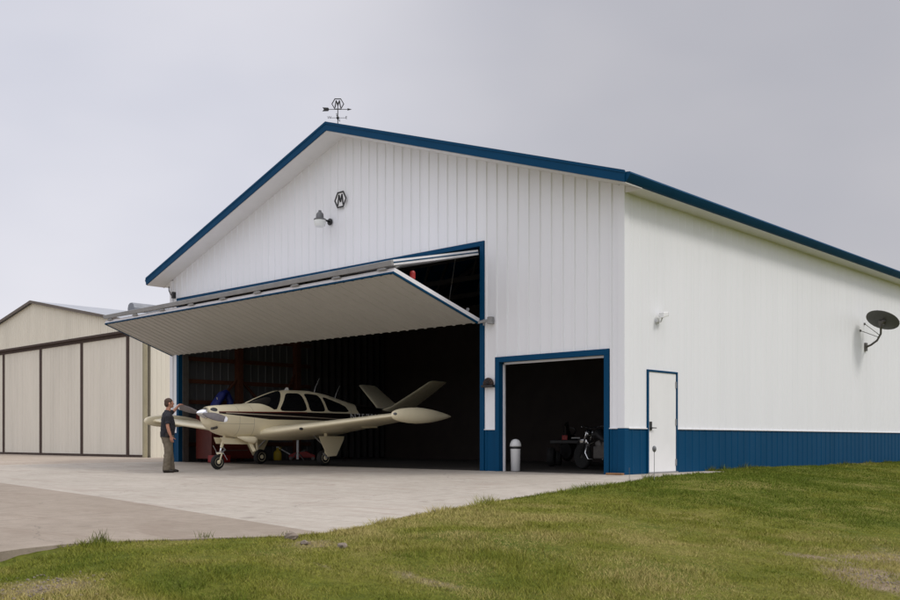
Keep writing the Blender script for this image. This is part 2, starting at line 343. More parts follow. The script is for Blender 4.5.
# gravel and stones
def rocks(name, cx, cy, sx, sy, n, s0, s1, label):
    m=MB()
    for i in range(n):
        x=random.gauss(cx,sx); y=random.gauss(cy,sy); s=random.uniform(s0,s1); z=float(gz(np.array([x]),np.array([y]))[0])
        o=len(m.v); m.ell((x,y,z+s*.15),(s,s*random.uniform(.6,1.1),s*.5),6,4)
        for k in range(o,len(m.v)):
            v=m.v[k]; m.v[k]=(v[0]+random.uniform(-.2,.2)*s,v[1]+random.uniform(-.2,.2)*s,v[2]+random.uniform(-.15,.15)*s)
    return tag(m.build(name,M['rock']),label,'gravel',kind='stuff')
rocks('gravel',3.62,-13.38,.28,.25,170,.006,.018,'loose pale gravel in the grass under the concrete lip at lower left')
rocks('gravel',7.5,-7.25,.16,.16,120,.006,.018,'loose gravel in the bare dirt patch at lower right')
for i,(x,y,s,l) in enumerate(((3.22,-10.72,.085,'largest broken concrete lump, dark, at the pavement corner'),(3.55,-10.82,.05,'pale broken stone in the grass right of the dark lump'),(3.95,-10.70,.06,'flat pale stone lying in the grass furthest from the pavement corner'))):
    m=MB(); m.ell((0,0,.3*s),(s,s*.7,s*.55),8,5); m.v=[(a+random.uniform(-.15,.15)*s,b+random.uniform(-.15,.15)*s,c+random.uniform(-.1,.1)*s) for a,b,c in m.v]
    tag(m.build('broken_stone',M['rock'],loc=(x,y,float(gz(np.array([x]),np.array([y]))[0]))),l,'stone',group='broken stones by the pavement corner')

# ------------------------------------------------------------------ siding
def ribw(u, per, h, base=.034, top=.017):
    r = abs((u+per/2) % per - per/2)
    return h if r <= top else (h*(base-r)/(base-top) if r < base else 0.0)
def siding(mb, fn, u0, u1, vlo, vhi, holes=(), per=.3048, h=.024, base=.036, top=.016, extra=()):
    lo = vlo if callable(vlo) else (lambda u: vlo); hi = vhi if callable(vhi) else (lambda u: vhi)
    bp = {u0,u1}|set(extra)
    k = math.floor(u0/per)-1
    while k*per < u1+per:
        for d in (-base,-top,top,base):
            if u0 < k*per+d < u1: bp.add(k*per+d)
        k += 1
    for hl in holes:
        for e in hl[:2]:
            if u0 < e < u1: bp.add(e)
    bp = sorted(bp)
    for a,b in zip(bp,bp[1:]):
        if b-a < 1e-6: continue
        mid=(a+b)/2; segs=[(lo(a),lo(b),hi(a),hi(b))]
        for (ua,ub,va,vb) in holes:
            if ua < mid < ub:
                ns=[]
                for (la,lb,ha,hb) in segs:
                    if va > la+1e-6: ns.append((la,lb,min(va,ha),min(va,hb)))
                    if vb < ha-1e-6: ns.append((max(vb,la),max(vb,lb),ha,hb))
                segs=ns
        wa,wb=ribw(a+1e-9,per,h,base,top),ribw(b-1e-9,per,h,base,top)
        for (la,lb,ha,hb) in segs:
            mb.add([fn(a,la,wa),fn(b,lb,wb),fn(b,hb,wb),fn(a,ha,wa)],[(0,1,2,3)])
    return mb

# ------------------------------------------------------------------ main hangar
W0, W1, DEP = -17.1, 0.0, 22.0; RX = -8.57; SL = .3304
ztop = lambda x: 8.84 - SL*abs(x-RX)
H = thing('hangar','large white steel hangar with blue trim, raised bifold door and open bay door','hangar')
DO = (-16.72,-3.70,5.21); DI = (-16.60,-3.82,5.10)      # main door trim outer / inner
SO = (-3.37,-.34,2.55); SI = (-3.25,-.46,2.43)
ffn = lambda u,v,w: (u,-w,v)
m = MB(); siding(m,ffn,W0+.13,W1-.13,.945,lambda x: ztop(x)-.215,[(DO[0],DO[1],-1,DO[2]),(SO[0],SO[1],-1,SO[2])],extra=(RX,)); m.build('front_wall',M['white'],H,fix=False)
m = MB(); sfn = lambda u,v,w: (w,u,v)
DY0,DY1,DZ = .835,2.05,2.16
siding(m,sfn,.13,DEP-.02,.945,5.665,[(DY0,DY1,-1,DZ)],h=.008,base=.045); m.build('side_wall',M['whiteside'],H,fix=False)
for a,b in ((W0+.13,DO[0]),(DO[1],SO[0]),(SO[1],W1-.13)):
    m = MB(); siding(m,ffn,a,b,.0,.925); m.build('wainscot',M['blue'],H,fix=False)
for a,b in ((.13,DY0),(DY1,DEP-.02)):
    m = MB(); siding(m,sfn,a,b,.0,.925,h=.010); m.build('wainscot',M['blue'],H,fix=False)
m = MB(); siding(m,lambda u,v,w:(W0-w,u,v),.02,DEP-.02,.0,.925); m.build('wainscot',M['blue'],H,fix=False)
m = MB(); siding(m,lambda u,v,w:(W0-w,u,v),.02,DEP-.02,.945,5.665); m.build('side_wall',M['white'],H,fix=False)
m = MB(); siding(m,lambda u,v,w:(u,DEP+w,v),W0,W1,.0,lambda x: ztop(x)-.215,extra=(RX,)); m.build('rear_wall',M['white'],H,fix=False)
# wainscot cap and corner trim
for a,b in ((W0+.14,DO[0]),(DO[1],SO[0]),(SO[1],W1-.14)):
    m = MB(); m.box(a,b,-.028,.004,.925,.945); m.build('wainscot_cap',M['edge'],H)
for a,b in ((.14,DY0),(DY1,DEP-.02)):
    m = MB(); m.box(-.004,.028,a,b,.925,.945); m.build('wainscot_cap',M['edge'],H)
def corner(z0,z1,mm,nm):
    m=MB(); m.prism([(-.135,-.030,z0),(.030,-.030,z0),(.030,.135,z0),(-.002,.135,z0),(-.002,-.002,z0),(-.135,-.002,z0)],(0,0,z1-z0)); m.build(nm,mm,H,bevel=.006)
    m=MB(); m.prism([(W0+.135,-.030,z0),(W0-.030,-.030,z0),(W0-.030,.06,z0),(W0+.002,.06,z0),(W0+.002,-.002,z0),(W0+.135,-.002,z0)],(0,0,z1-z0)); m.build(nm,mm,H)
corner(.0,.935,M['blue'],'corner_trim'); corner(.936,5.812,M['white'],'corner_trim')
# wall core and inner lining
m = MB(); iy0,iy1 = .012,.16
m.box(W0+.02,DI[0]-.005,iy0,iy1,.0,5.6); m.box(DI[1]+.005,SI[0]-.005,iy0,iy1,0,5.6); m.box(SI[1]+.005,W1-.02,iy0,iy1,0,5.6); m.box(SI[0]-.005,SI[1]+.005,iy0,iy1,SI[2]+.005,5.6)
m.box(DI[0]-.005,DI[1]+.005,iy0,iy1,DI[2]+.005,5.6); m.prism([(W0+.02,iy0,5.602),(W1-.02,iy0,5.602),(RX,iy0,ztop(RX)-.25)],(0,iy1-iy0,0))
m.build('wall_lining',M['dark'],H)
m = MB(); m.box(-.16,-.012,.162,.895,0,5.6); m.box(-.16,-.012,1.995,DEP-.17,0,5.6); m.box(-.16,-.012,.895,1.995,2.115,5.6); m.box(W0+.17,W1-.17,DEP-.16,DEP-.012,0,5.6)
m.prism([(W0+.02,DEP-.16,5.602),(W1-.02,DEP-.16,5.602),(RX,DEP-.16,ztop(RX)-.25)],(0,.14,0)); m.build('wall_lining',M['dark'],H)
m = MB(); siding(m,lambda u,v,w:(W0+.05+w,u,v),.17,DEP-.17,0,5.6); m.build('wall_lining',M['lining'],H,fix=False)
# interior timber on the left wall
for y in (.30,2.45,4.9,7.3,9.8,12.3,14.8,17.3,19.8):
    m=MB(); m.box(W0+.08,W0+.30,y-.10,y+.10,0,5.6); m.build('post',M['wood'],H)
for z in (.55,1.22,1.94,2.62,3.35,4.1,4.9):
    m=MB(); m.box(W0+.085,W0+.135,.20,DEP-.2,z-.065,z+.065); m.build('girt',M['wood'],H)
for a,b in (((W0+.2,2.5,2.90),(W0+.2,1.05,1.30)),((W0+.2,2.5,2.75),(W0+.2,4.2,1.15)),((W0+.2,4.9,3.2),(W0+.2,4.0,1.7))):
    m=MB(); m.bar(a,b,.05,.11,(1,0,0)); m.build('brace',M['wood'],H)
# boarded wall of the small bay; added across the main bay to darken it
m=MB(); m.box(W0+.17,-.165,8.9,9.0,0,5.45); m.build('blackout_cross_wall',M['ply'],H)
# added black pleated sheet hiding the left wall, keeping the deep interior dark
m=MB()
m.grid(lambda u,v:(W0+.50+.05*math.sin(u*70),5.3+3.5*u,.06+5.3*v),140,2); m.grid(lambda u,v:(W0+.512+.05*math.sin(u*70),5.3+3.5*u,.06+5.3*v),140,2); m.build('blackout_sheet',M['dark'],H,fix=False)
m=MB(); m.tube([(W0+.50,5.2,5.40),(W0+.50,8.85,5.40)],.03,8); m.build('blackout_rail',M['dsteel'],H)  # rail added to carry the black sheet
# trusses
for y in (2.5,5,7.5,10,12.5,15,17.5,20):
    m=MB(); m.bar((W0+.1,y,5.55),(-.2,y,5.55),.08,.14)
    for s in (-1,1): m.bar((RX,y,8.45),(RX+s*8.2,y,5.75),.08,.14)
    for k in range(-3,4):
        m.bar((RX+k*2.0,y,5.6),(RX+k*2.0+.9,y,ztop(RX+k*2.0+.9)-.5),.06,.08)
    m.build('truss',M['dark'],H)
# roof, fascia, soffit, gutter
RO0,RO1 = -17.56,.42
m=MB()
for s,xe in ((-1,RO0),(1,RO1)):
    m.prism([(RX,-.60,8.84),(xe,-.60,ztop(xe)),(xe,-.60,ztop(xe)-.05),(RX,-.60,8.79)],(0,DEP+1.2,0))
rf=m.build('roof',M['blue'],H)
m=MB(); m.prism([(RX-.18,-.64,ztop(RX-.18)+.012),(RX,-.64,8.865),(RX+.18,-.64,ztop(RX-.18)+.012),(RX,-.64,8.842)],(0,DEP+1.24,0)); m.build('ridge_cap',M['blue'],rf)
for xe in (RO0,RO1):
    m=MB(); s=1 if xe>RX else -1
    m.prism([(RX,-.602,8.855),(xe,-.602,ztop(xe)+.015),(xe,-.602,ztop(xe)-.205),(RX,-.602,8.635)],(0,-.03,0))
    m.prism([(RX,-.632,8.862),(xe+.008*s,-.632,ztop(xe)+.022),(xe+.008*s,-.632,ztop(xe)-.035),(RX,-.632,8.80)],(0,-.012,0))
    m.build('rake_fascia',M['blue'],H)
for xe in (RO0,RO1):
    m=MB(); m.prism([(RX,-.60,8.640),(xe,-.60,ztop(xe)-.200),(xe,-.60,ztop(xe)-.220),(RX,-.60,8.620)],(0,.60,0)); m.build('soffit',M['soffit'],H)
for xa,xb in ((.0,RO1-.004),(RO0+.004,W0)):
    m=MB(); m.prism([(xa,-.012,5.64),(xb,-.012,5.64),(xb,-.012,ztop(xb)-.222),(xa,-.012,ztop(xa)-.222)],(0,.02,0)); m.build('eave_return',M['soffit'],H)
m=MB(); m.box(.001,RO1-.02,.01,DEP+.5,5.655,5.675); m.build('soffit',M['soffit'],H)
m=MB(); m.box(RO0+.02,W0-.001,.01,DEP+.5,5.655,5.675); m.build('soffit',M['soffit'],H)
for xe,s in ((RO1,1),(RO0,-1)):
    m=MB(); z=ztop(xe); pr=[(0,-.025),(.02,-.005),(.10,-.015),(.115,-.05),(.085,-.10),(.05,-.15),(.02,-.185),(-.02,-.20),(-.02,-.02)]
    m.prism([(xe+s*a,-.60,z+b) for a,b in pr],(0,DEP+1.2,0)); m.build('gutter',M['blue'],H)
# door frames
def frame(o,i,parent,nm,z0=0,depth=.17):
    m=MB(); m.box(o[0],i[0],-.038,depth,z0,i[2]); m.box(i[1],o[1],-.038,depth,z0,i[2]); m.box(o[0],o[1],-.038,depth,i[2],o[2]); return m.build(nm,M['blue'],parent,bevel=.004)
frame(DO,DI,H,'door_frame'); frame(SO,SI,H,'bay_door_frame')
m=MB(); m.box(DI[1]-.085,DI[1]-.002,.06,.30,0,5.05); m.build('door_track',M['dsteel2'],H)
m=MB(); m.box(DI[0]+.002,DI[0]+.05,.10,.30,0,5.05); m.build('door_track',M['dsteel'],H)
m=MB(); m.box(SI[0],SI[0]+.035,.10,.15,0,SI[2]); m.box(SI[0],SI[1],.10,.15,SI[2]-.045,SI[2]); m.build('weather_strip',M['edge'],H)
# bifold door
def skew(m):
    for i,(x,y,z) in enumerate(m.v):
        t=(dx1-x)/(dx1-dx0); m.v[i]=(x,y+t*(-.23+.155*(-.05-y)),z)
    return m
D = MB(); dx0,dx1 = DI[0]+.03, DI[1]-.012
def slabpanel(p,q,th,x0,x1,up):   # box from edge p to edge q (y,z), thickness up
    n=Vector((0,-(q[1]-p[1]),(q[0]-p[0]))).normalized()
    if n.z<0: n=-n
    n*=th
    return [(p[0],p[1]),(q[0],q[1]),(q[0]+n.y,q[1]+n.z),(p[0]+n.y,p[1]+n.z)]
up_in,up_out=(-.06,4.90),(-2.70,4.315); lo_in,lo_out=(-.05,3.375),(-2.70,4.185)
pu=slabpanel(up_out,up_in,.115,0,0,1); pl=slabpanel(lo_out,lo_in,.085,0,0,1)
m=MB(); m.prism([(dx0,y,z) for y,z in pu],(dx1-dx0,0,0)); bd=skew(m).build('bifold_door',M['edge'],H)
# grey steel frame on the fold end of the upper leaf
ny_,nz_=pu[3][0]-pu[0][0],pu[3][1]-pu[0][1]; dyu,dzu=up_out[0]-up_in[0],up_out[1]-up_in[1]; ln=math.hypot(dyu,dzu); dyu/=ln; dzu/=ln
m=MB(); a=(up_out[0],up_out[1]); m.prism([(dx0,a[0],a[1]+.0),(dx0,a[0]+dyu*.06,a[1]+dzu*.06),(dx0,a[0]+dyu*.06+ny_,a[1]+dzu*.06+nz_),(dx0,a[0]+ny_,a[1]+nz_)],(dx1-dx0,0,0))
skew(m).build('frame_beam',M['steel'],bd,bevel=.01)
m=MB(); m.box(dx1+.001,dx1+.010,0,0,0,0); m.v=[];m.f=[]
t=.45
def lerp(p,q,t): return (p[0]+(q[0]-p[0])*t,p[1]+(q[1]-p[1])*t)
e0=lerp(pu[0],pu[3],.40); e1=lerp(pu[1],pu[2],.40); f0=lerp(pu[0],pu[3],.62); f1=lerp(pu[1],pu[2],.62)
m.prism([(dx1+.001,*e0),(dx1+.001,*e1),(dx1+.001,*f1),(dx1+.001,*f0)],(.008,0,0)); skew(m).build('trim_strip',M['blue'],bd)
# lower leaf: core, ribbed skin below, white edge, blue edge line
m=MB(); m.prism([(dx0,y,z) for y,z in pl],(dx1-dx0,0,0)); lf=skew(m).build('lower_leaf',M['edge'],bd)
L0=Vector((0,*lo_out)); L1=Vector((0,*lo_in)); dn=(L1-L0); nl=Vector((0,-dn.z,dn.y)).normalized()
if nl.z>0: nl=-nl
def lfn(u,v,w):
    p=L0+dn*v+nl*(w*1.0+.012); return (u,p.y,p.z)
m=MB(); siding(m,lfn,dx0+.05,dx1-.05,.016,.995,per=.3048,h=.020,base=.05,top=.03)
# inner scalloped end of the ribs
skew(m).build('ribbed_skin',M['panel'],lf,fix=False)
m=MB(); m.prism([(dx0,*p) for p in [(lo_out[0]-.012,lo_out[1]-.026),(lo_out[0]+.030,lo_out[1]-.036),(lo_out[0]+.035,lo_out[1]-.010),(lo_out[0]-.012,lo_out[1]+.004)]],(dx1-dx0,0,0))
for xa in (dx0-.004,dx1-.046):
    q0=L0+nl*.004; q1=L1+nl*.004
    m.prism([(xa,q0.y,q0.z),(xa,q1.y,q1.z),(xa,q1.y+nl.y*.035,q1.z+nl.z*.035),(xa,q0.y+nl.y*.035,q0.z+nl.z*.035)],(.05,0,0))
skew(m).build('edge_trim',M['blue'],lf)
for k in range(9):
    x=dx0+.35+(dx1-dx0-.7)*k/8; m=MB()
    m.box(x-.10,x+.10,-2.735,-2.70,4.25,4.405); m.tube([(x-.14,-2.722,4.268),(x+.14,-2.722,4.268)],.022,8); skew(m).build('hinge_plate',M['steel'],bd,bevel=.006)
m=MB(); m.lathe([(.05,0),(.06,.02),(.06,.14),(.04,.18)],(dx1-.06,-2.1,4.10)); skew(m).build('warning_light',M['red'],bd,smooth=False)
m=MB(); m.bar((dx1-.05,-2.62,4.30),(dx1-.05,-2.35,4.42),.05,.05); skew(m).build('latch_arm',M['steel'],bd)
m=MB(); m.bar((dx1-.05,-.42,3.56),(dx1-.05,-.36,3.66),.05,.04); skew(m).build('latch_arm',M['steel'],bd)
# lift cables inside the opening
for x in (-4.6,-8,-12,-15.8):
    m=MB(); m.tube([(x,-.30,3.55),(x,.02,5.05)],.008,6); m.build('lift_cable',M['dsteel'],bd)
# side door
dr=MB(); dr.box(-.03,.012,.895,1.995,.03,2.115); door=dr.build('side_door',M['wpaint'],H,bevel=.004)
m=MB(); m.box(-.06,.030,DY0+.002,.892,0,2.118); m.box(-.06,.030,1.998,DY1-.002,0,2.118); m.box(-.06,.030,DY0+.002,DY1-.002,2.119,DZ-.002); m.build('side_door_frame',M['blue'],H,bevel=.004)
m=MB(); m.box(.012,.032,.93,1.0,.90,1.08); m.tube([(.03,.965,.95),(.075,.965,.95)],.012,8); m.tube([(.072,.965,.95),(.072,1.10,.95)],.010,8); m.build('handle',M['black'],door)
for z in (.22,1.08,1.88):
    m=MB(); m.box(.010,.026,1.965,1.995,z-.07,z+.07); m.tube([(.026,1.993,z-.07),(.026,1.993,z+.07)],.009,8); m.build('hinge',M['steel'],door)
m=MB(); m.box(-.03,.05,.86,2.03,.0,.028); m.build('threshold',M['steel'],door)
# conduit under the left eave and right jamb bracket
m=MB(); m.tube([(-17.14,-.06,5.63),(-17.10,-.08,5.50),(-16.98,-.09,5.36),(-16.84,-.09,5.28)],.016,8); m.box(-16.87,-16.77,-.13,-.03,5.22,5.42); m.build('cable_conduit',M['black'],H)
m=MB(); m.bar((-3.80,-.10,3.36),(-3.50,-.10,3.38),.05,.06); m.box(-3.52,-3.40,-.13,-.03,3.30,3.46); m.bar((-3.66,-.08,3.42),(-3.66,-.08,3.28),.03,.03); m.build('latch_bracket',M['steel'],H,bevel=.008)

# ------------------------------------------------------------------ fixtures on the hangar
t=thing('barn_light','grey pole-arm lamp with a milky glass bowl high on the white gable','lamp',(-9.11,-.024,6.47))
m=MB(); m.lathe([(.09,0),(.09,-.03),(.05,-.04)],axis='y',n=16); m.tube([(0,-.03,0),(0,-.16,.02),(.02,-.27,.04),(.05,-.32,.04)],.028,8); m.build('arm',M['black'],t,smooth=True)
m=MB(); m.lathe([(.155,-.01),(.16,.02),(.105,.05),(.095,.15),(.065,.19),(.04,.21),(.04,.245),(.0,.25)],(.06,-.40,-.02),n=20); m.build('lamp_head',M['lampgrey'],t,autos=40)
m=MB(); m.lathe([(.15,0),(.155,-.05),(.14,-.13),(.12,-.165),(.02,-.17)],(.06,-.40,-.032),n=20); m.build('lamp_bowl',M['globe'],t,autos=40)

def hexpts(r,rot=0): return [(r*math.cos(R(60*k+rot)),r*math.sin(R(60*k+rot))) for k in range(6)]
def emblem(mb, s, y0, th, cx=0, cz=0):
    P=[(-.60,-.62),(-.60,.30),(-.30,.62),(0,.18),(.30,.62),(.60,.30),(.60,-.62),(.28,-.62),(.28,.0),(.0,-.42),(-.28,.0),(-.28,-.62)]
    # M glyph: two legs and a V, drawn as bars
    for a,b in (((-.52,-.70),(-.30,.66)),((-.30,.66),(0,-.30)),((0,-.30),(.30,.66)),((.30,.66),(.52,-.70))):
        mb.bar((cx+a[0]*s,y0,cz+a[1]*s),(cx+b[0]*s,y0,cz+b[1]*s),th,.26*s,(0,1,0)) if False else mb.bar((cx+a[0]*s,y0,cz+a[1]*s),(cx+b[0]*s,y0,cz+b[1]*s),.20*s,th,(0,1,0))
t=thing('hexagonal_emblem','small black and white hexagon emblem with letter M on the gable','sign',(-8.66,-.028,6.98))
m=MB(); h6=hexpts(.245,0); i6=hexpts(.20,0); m.prism([(a,0,b*1.0) for a,b in h6],(0,-.02,0)); m.build('backing',M['wpaint'],t)
m=MB()
for k in range(6):
    a,b=h6[k],h6[(k+1)%6]; c,d=i6[(k+1)%6],i6[k]; m.prism([(a[0],-.021,a[1]),(b[0],-.021,b[1]),(c[0],-.021,c[1]),(d[0],-.021,d[1])],(0,-.012,0))
m.build('border',M['black'],t)
m=MB(); emblem(m,.205,-.028,.012); m.build('letter_m',M['black'],t)

t=thing('weathervane','black iron weathervane with arrow and hexagon on the roof ridge','weathervane',(-8.57,-.22,8.855),R(43.3))
m=MB(); m.tube([(0,0,-.02),(0,0,.60)],.011,8); m.lathe([(.0,.16),(.028,.17),(.04,.20),(.028,.23),(.0,.24)],n=12); m.build('pole',M['ironc'],t)
m=MB(); m.tube([(-.32,0,.42),(.30,0,.42)],.008,6); m.prism([(-.36,-.006,.42),(-.40,-.006,.47),(-.25,-.006,.465),(-.22,-.006,.42),(-.25,-.006,.375),(-.40,-.006,.37)],(0,.012,0)); m.prism([(.36,-.006,.42),(.25,-.006,.45),(.25,-.006,.39)],(0,.012,0)); m.build('arrow',M['ironc'],t)
m=MB(); h6=hexpts(.165,0); i6=hexpts(.14,0)
for k in range(6):
    a,b=h6[k],h6[(k+1)%6]; c,d=i6[(k+1)%6],i6[k]; m.prism([(p[0],-.007,p[1]+.56) for p in (a,b,c,d)],(0,.014,0))
emblem(m,.14,0,.014,0,.56); m.build('hexagon_emblem',M['ironc'],t)
m=MB(); m.tube([(-.2,0,.20),(.2,0,.20)],.006,6); m.tube([(0,-.2,.20),(0,.2,.20)],.006,6); m.build('compass_arms',M['ironc'],t)
def letter(ch, loc, parent, s=.10):
    cu=bpy.data.curves.new('t','FONT'); cu.body=ch; cu.size=s; cu.extrude=.004; cu.align_x='CENTER'
    ob=bpy.data.objects.new('t',cu); col.objects.link(ob); dg=bpy.context.evaluated_depsgraph_get(); dg.update()
    me=bpy.data.meshes.new_from_object(ob.evaluated_get(dg)); bpy.data.objects.remove(ob)
    me.transform(Matrix.Translation(loc)@Matrix.Rotation(R(90),4,'X')); me.materials.clear(); me.materials.append(M['ironc'])
    o=bpy.data.objects.new('compass_letter',me); col.objects.link(o); o.parent=parent
for ch,l in (('W',(-.22,0,.175)),('E',(.22,0,.175)),('S',(0,-.22,.175)),('N',(0,.22,.175))): letter(ch,l,t)

t=thing('floodlight','small white floodlight on the white side wall above the door','lamp',(.022,1.21,3.17)); t.scale=(.78,.78,.78)
m=MB(); m.lathe([(.06,0),(.06,.03),(.03,.05)],axis='x',n=14); m.tube([(.03,0,0),(.12,0,.0),(.15,.02,.10)],.022,8); m.build('bracket',M['plastic'],t,smooth=True)
m=MB(); m.prism([(.08,-.07,.08),(.08,.20,.15),(.08,.20,.27),(.08,-.05,.24)],(.16,0,0)); m.build('housing',M['wpaint'],t,bevel=.02)
m=MB(); m.prism([(.095,.205,.155),(.225,.205,.155),(.225,.205,.262),(.095,.205,.262)],(0,.012,0)); m.build('lens',M['lampgrey'],t)

t=thing('security_camera','small black camera mounted high at the left edge of the main doorway','camera',(-16.86,-.024,3.67))
m=MB(); m.lathe([(.05,0),(.05,-.03),(.03,-.05)],axis='y',n=12); m.tube([(0,-.04,0),(-.02,-.12,-.02)],.016,8); m.build('mount',M['black'],t)
m=MB(); m.tube([(.05,-.12,.02),(-.03,-.20,-.02),(-.10,-.27,-.06)],[.05,.055,.05],12); m.build('camera_body',M['black'],t,autos=40)

t=thing('wall_lantern','small dark half-round fixture on the narrow wall between the two doorways','lamp',(-3.54,-.026,1.90))
m=MB(); m.box(-.17,.17,-.10,0,-.02,.035); m.build('base_bar',M['ironc'],t,bevel=.01)
m=MB(); pr=[(.145*math.cos(R(k)),.165*math.sin(R(k))) for k in range(0,181,15)]
m.prism([(a,0,.036+b) for a,b in pr],(0,-.07,0)); m.build('half_dome',M['brown'],t,bevel=.02)
m=MB()
for k in range(30,151,30): m.bar((0,-.075,.05),(.13*math.cos(R(k)),-.075,.04+.145*math.sin(R(k))),.016,.014,(0,1,0))
m.build('ribs',M['ironc'],t)

t=thing('satellite_dish','dark grey satellite dish on a bent arm fixed to the white side wall','satellite dish',(0.022,12.96,3.47))
ctr=Vector((.62,-.38,.72)); nrm=Vector((.05,.58,.81)).normalized()
ax=nrm.cross(Vector((0,0,1))).normalized(); ay=nrm.cross(ax).normalized()
ax=Vector((.72,.69,0)); ax=(ax-nrm*ax.dot(nrm)).normalized(); ay=nrm.cross(ax).normalized()
m=MB()
def dfn(u,v,off=0):
    r=u; a=2*math.pi*v; return ctr+ax*(.47*r*math.cos(a))+ay*(.40*r*math.sin(a))+nrm*(.075*(r*r-1)+off)
m.grid(lambda u,v:dfn(u,v),8,28); m.grid(lambda u,v:dfn(u,v,-.012),8,28)
m.grid(lambda u,v:ctr+ax*(.47*math.cos(2*math.pi*v))+ay*(.40*math.sin(2*math.pi*v))+nrm*(-.012*u),1,28); m.build('reflector',M['dish'],t,autos=40)
m=MB(); b=ctr-nrm*.11; m.tube([(.02,0,0),(.16,-.02,.05),(.36,-.10,.16),(.50,-.20,.34),b-nrm*.10-ax*.0,b],.030,10); m.box(-.022,.03,-.07,.07,-.12,.12); m.build('arm',M['dsteel'],t,autos=50)
m=MB(); m.tube([b-nrm*.05-ay*.05,b-ay*.16-nrm*.02],.05,10); m.box(b.x-.07,b.x+.07,b.y-.07,b.y+.07,b.z-.06,b.z+.05); m.build('mount_bracket',M['dsteel'],t)
m=MB(); m.tube([(.46,-.16,.30),(0,-.08,.68)],.010,6); m.tube([(.44,-.15,.24),(0,-.42,.45)],.010,6); m.box(-.02,.014,-.11,-.05,.65,.71); m.box(-.02,.014,-.45,-.39,.42,.48); m.build('stay_rods',M['dsteel'],t)
fp=ctr+nrm*.30-ay*.10
m=MB(); m.tube([ctr+ay*.38-nrm*.02,ctr+ay*.46+nrm*.15,fp+ay*.30],.012,6); m.ell(tuple(fp+ay*.30),(.05,.05,.05),8,6); m.build('feed_arm',M['dish'],t)

# trash can
t=thing('trash_can','white bin with domed lid just inside the small bay door','trash can',(-3.10,.36,0))
m=MB(); m.lathe([(.095,0),(.103,.01),(.115,.50),(.11,.50),(.09,.48)],n=24); m.build('bin',M['plastic'],t,autos=40)
m=MB(); m.lathe([(.117,.505),(.117,.545),(.11,.55)],n=24); m.build('band',M['black'],t)
m=MB(); m.lathe([(.132,.55),(.132,.575),(.122,.62),(.095,.68),(.05,.712),(.0,.72)],n=24); m.build('dome_lid',M['plastic'],t,smooth=True)
# stakes and block by the side door
t=thing('path_light','slim metal stake with a small oval head in front of the side door','path light',(1.30,-1.0,-.045))
m=MB(); m.tube([(0,0,-.05),(0,0,.52)],.006,8); m.build('stake',M['steel'],t)
m=MB(); m.ell((0,0,.58),(.038,.038,.060),12,8); m.build('head',M['lampgrey'],t,smooth=True)
m=MB(); m.tube([(0,0,-.05),(0,0,.26)],.004,6); tag(m.build('marker_rod',M['dsteel'],loc=(1.12,-1.55,-.06)),'thin dark rod stuck in the grass left of the side door','rod')
m=MB(); m.box(-.22,.16,-.05,.05,0,.04); o=tag(m.build('wood_block',M['rawwood'],bevel=.005,loc=(-.12,-.10,-.002)),'short orange brown board lying at the foot of the blue corner','board')

# ------------------------------------------------------------------ older beige hangar
OH=thing('beige_hangar','older beige metal hangar with tall sliding doors and low gable','hangar',(-34.5,3.2,0))
oz=lambda x: 7.18-.183*abs(x)
m=MB(); siding(m,lambda u,v,w:(u,-w-.14,v),-10.25,10.25,5.15,lambda x: oz(x)-.06,per=.20,h=.016,base=.03,top=.015,extra=(0,)); m.build('gable_wall',M['beige'],OH,fix=False)
m=MB(); m.box(-10.25,10.25,-.16,.10,5.07,5.16); m.box(-10.25,10.25,-.04,.12,4.93,5.07); m.build('door_header',M['brown'],OH)
bx=[-10.2,-7.75,-3.67,.53,4.63,8.66,10.12]
for a,b in zip(bx,bx[1:]):
    m=MB(); siding(m,lambda u,v,w:(u,-w,v),a+.10,b-.10 if b<9.5 else b,.10,4.94,per=.30,h=.014,base=.03,top=.015); m.box(a+.10,b-.10 if b<9.5 else b,.003,.06,.06,4.94)
    dd=m.build('sliding_door',M['beige2'],OH,fix=False)
    m=MB(); m.box(a+.10,b-.10 if b<9.5 else b,-.03,.05,.015,.10); m.build('bottom_rail',M['brown'],dd)
for a in bx[:-1]:
    m=MB(); m.box(a-.10,a+.10,-.035,.10,.0,4.93); m.build('door_post',M['brown'],OH)
m=MB(); m.box(10.12,10.27,-.17,-.03,0,5.30); m.build('corner_trim',M['olive'],OH)
m=MB(); siding(m,lambda u,v,w:(10.25+w,u,v),.12,20,.0,5.30,per=.20,h=.016,base=.03,top=.015); m.build('side_wall',M['beige'],OH,fix=False)
m=MB(); siding(m,lambda u,v,w:(-10.25-w,u,v),0,20,.0,5.30,per=.20,h=.016,base=.03,top=.015); m.box(-10.2,10.2,19.9,20,0,5.3); m.prism([(-10.2,19.9,5.3),(10.2,19.9,5.3),(0,19.9,7.15)],(0,.1,0)); m.box(-10.2,10.2,.14,.2,0,5.1); m.build('rear_wall',M['beige'],OH,fix=False)
m=MB()
for xe in (-10.6,10.6): m.prism([(0,-.25,7.22),(xe,-.25,oz(xe)+.04),(xe,-.25,oz(xe)),(0,-.25,7.18)],(0,20.5,0))
rf=m.build('roof',M['galv'],OH)
for xe in (-10.6,10.6):
    m=MB(); m.prism([(0,-.26,7.23),(xe,-.26,oz(xe)+.05),(xe,-.26,oz(xe)-.075),(0,-.26,7.105)],(0,-.04,0)); m.build('rake_trim',M['rake'],OH)
m=MB()
pr=[(-.30,-.05),(-.33,.16),(-.26,.34),(-.10,.43),(.10,.43),(.26,.34),(.33,.16),(.30,-.05)]
m.prism([(a,4.8,7.22+b) for a,b in pr],(0,9,0)); m.build('ridge_vent',M['ventm'],rf,bevel=.02)

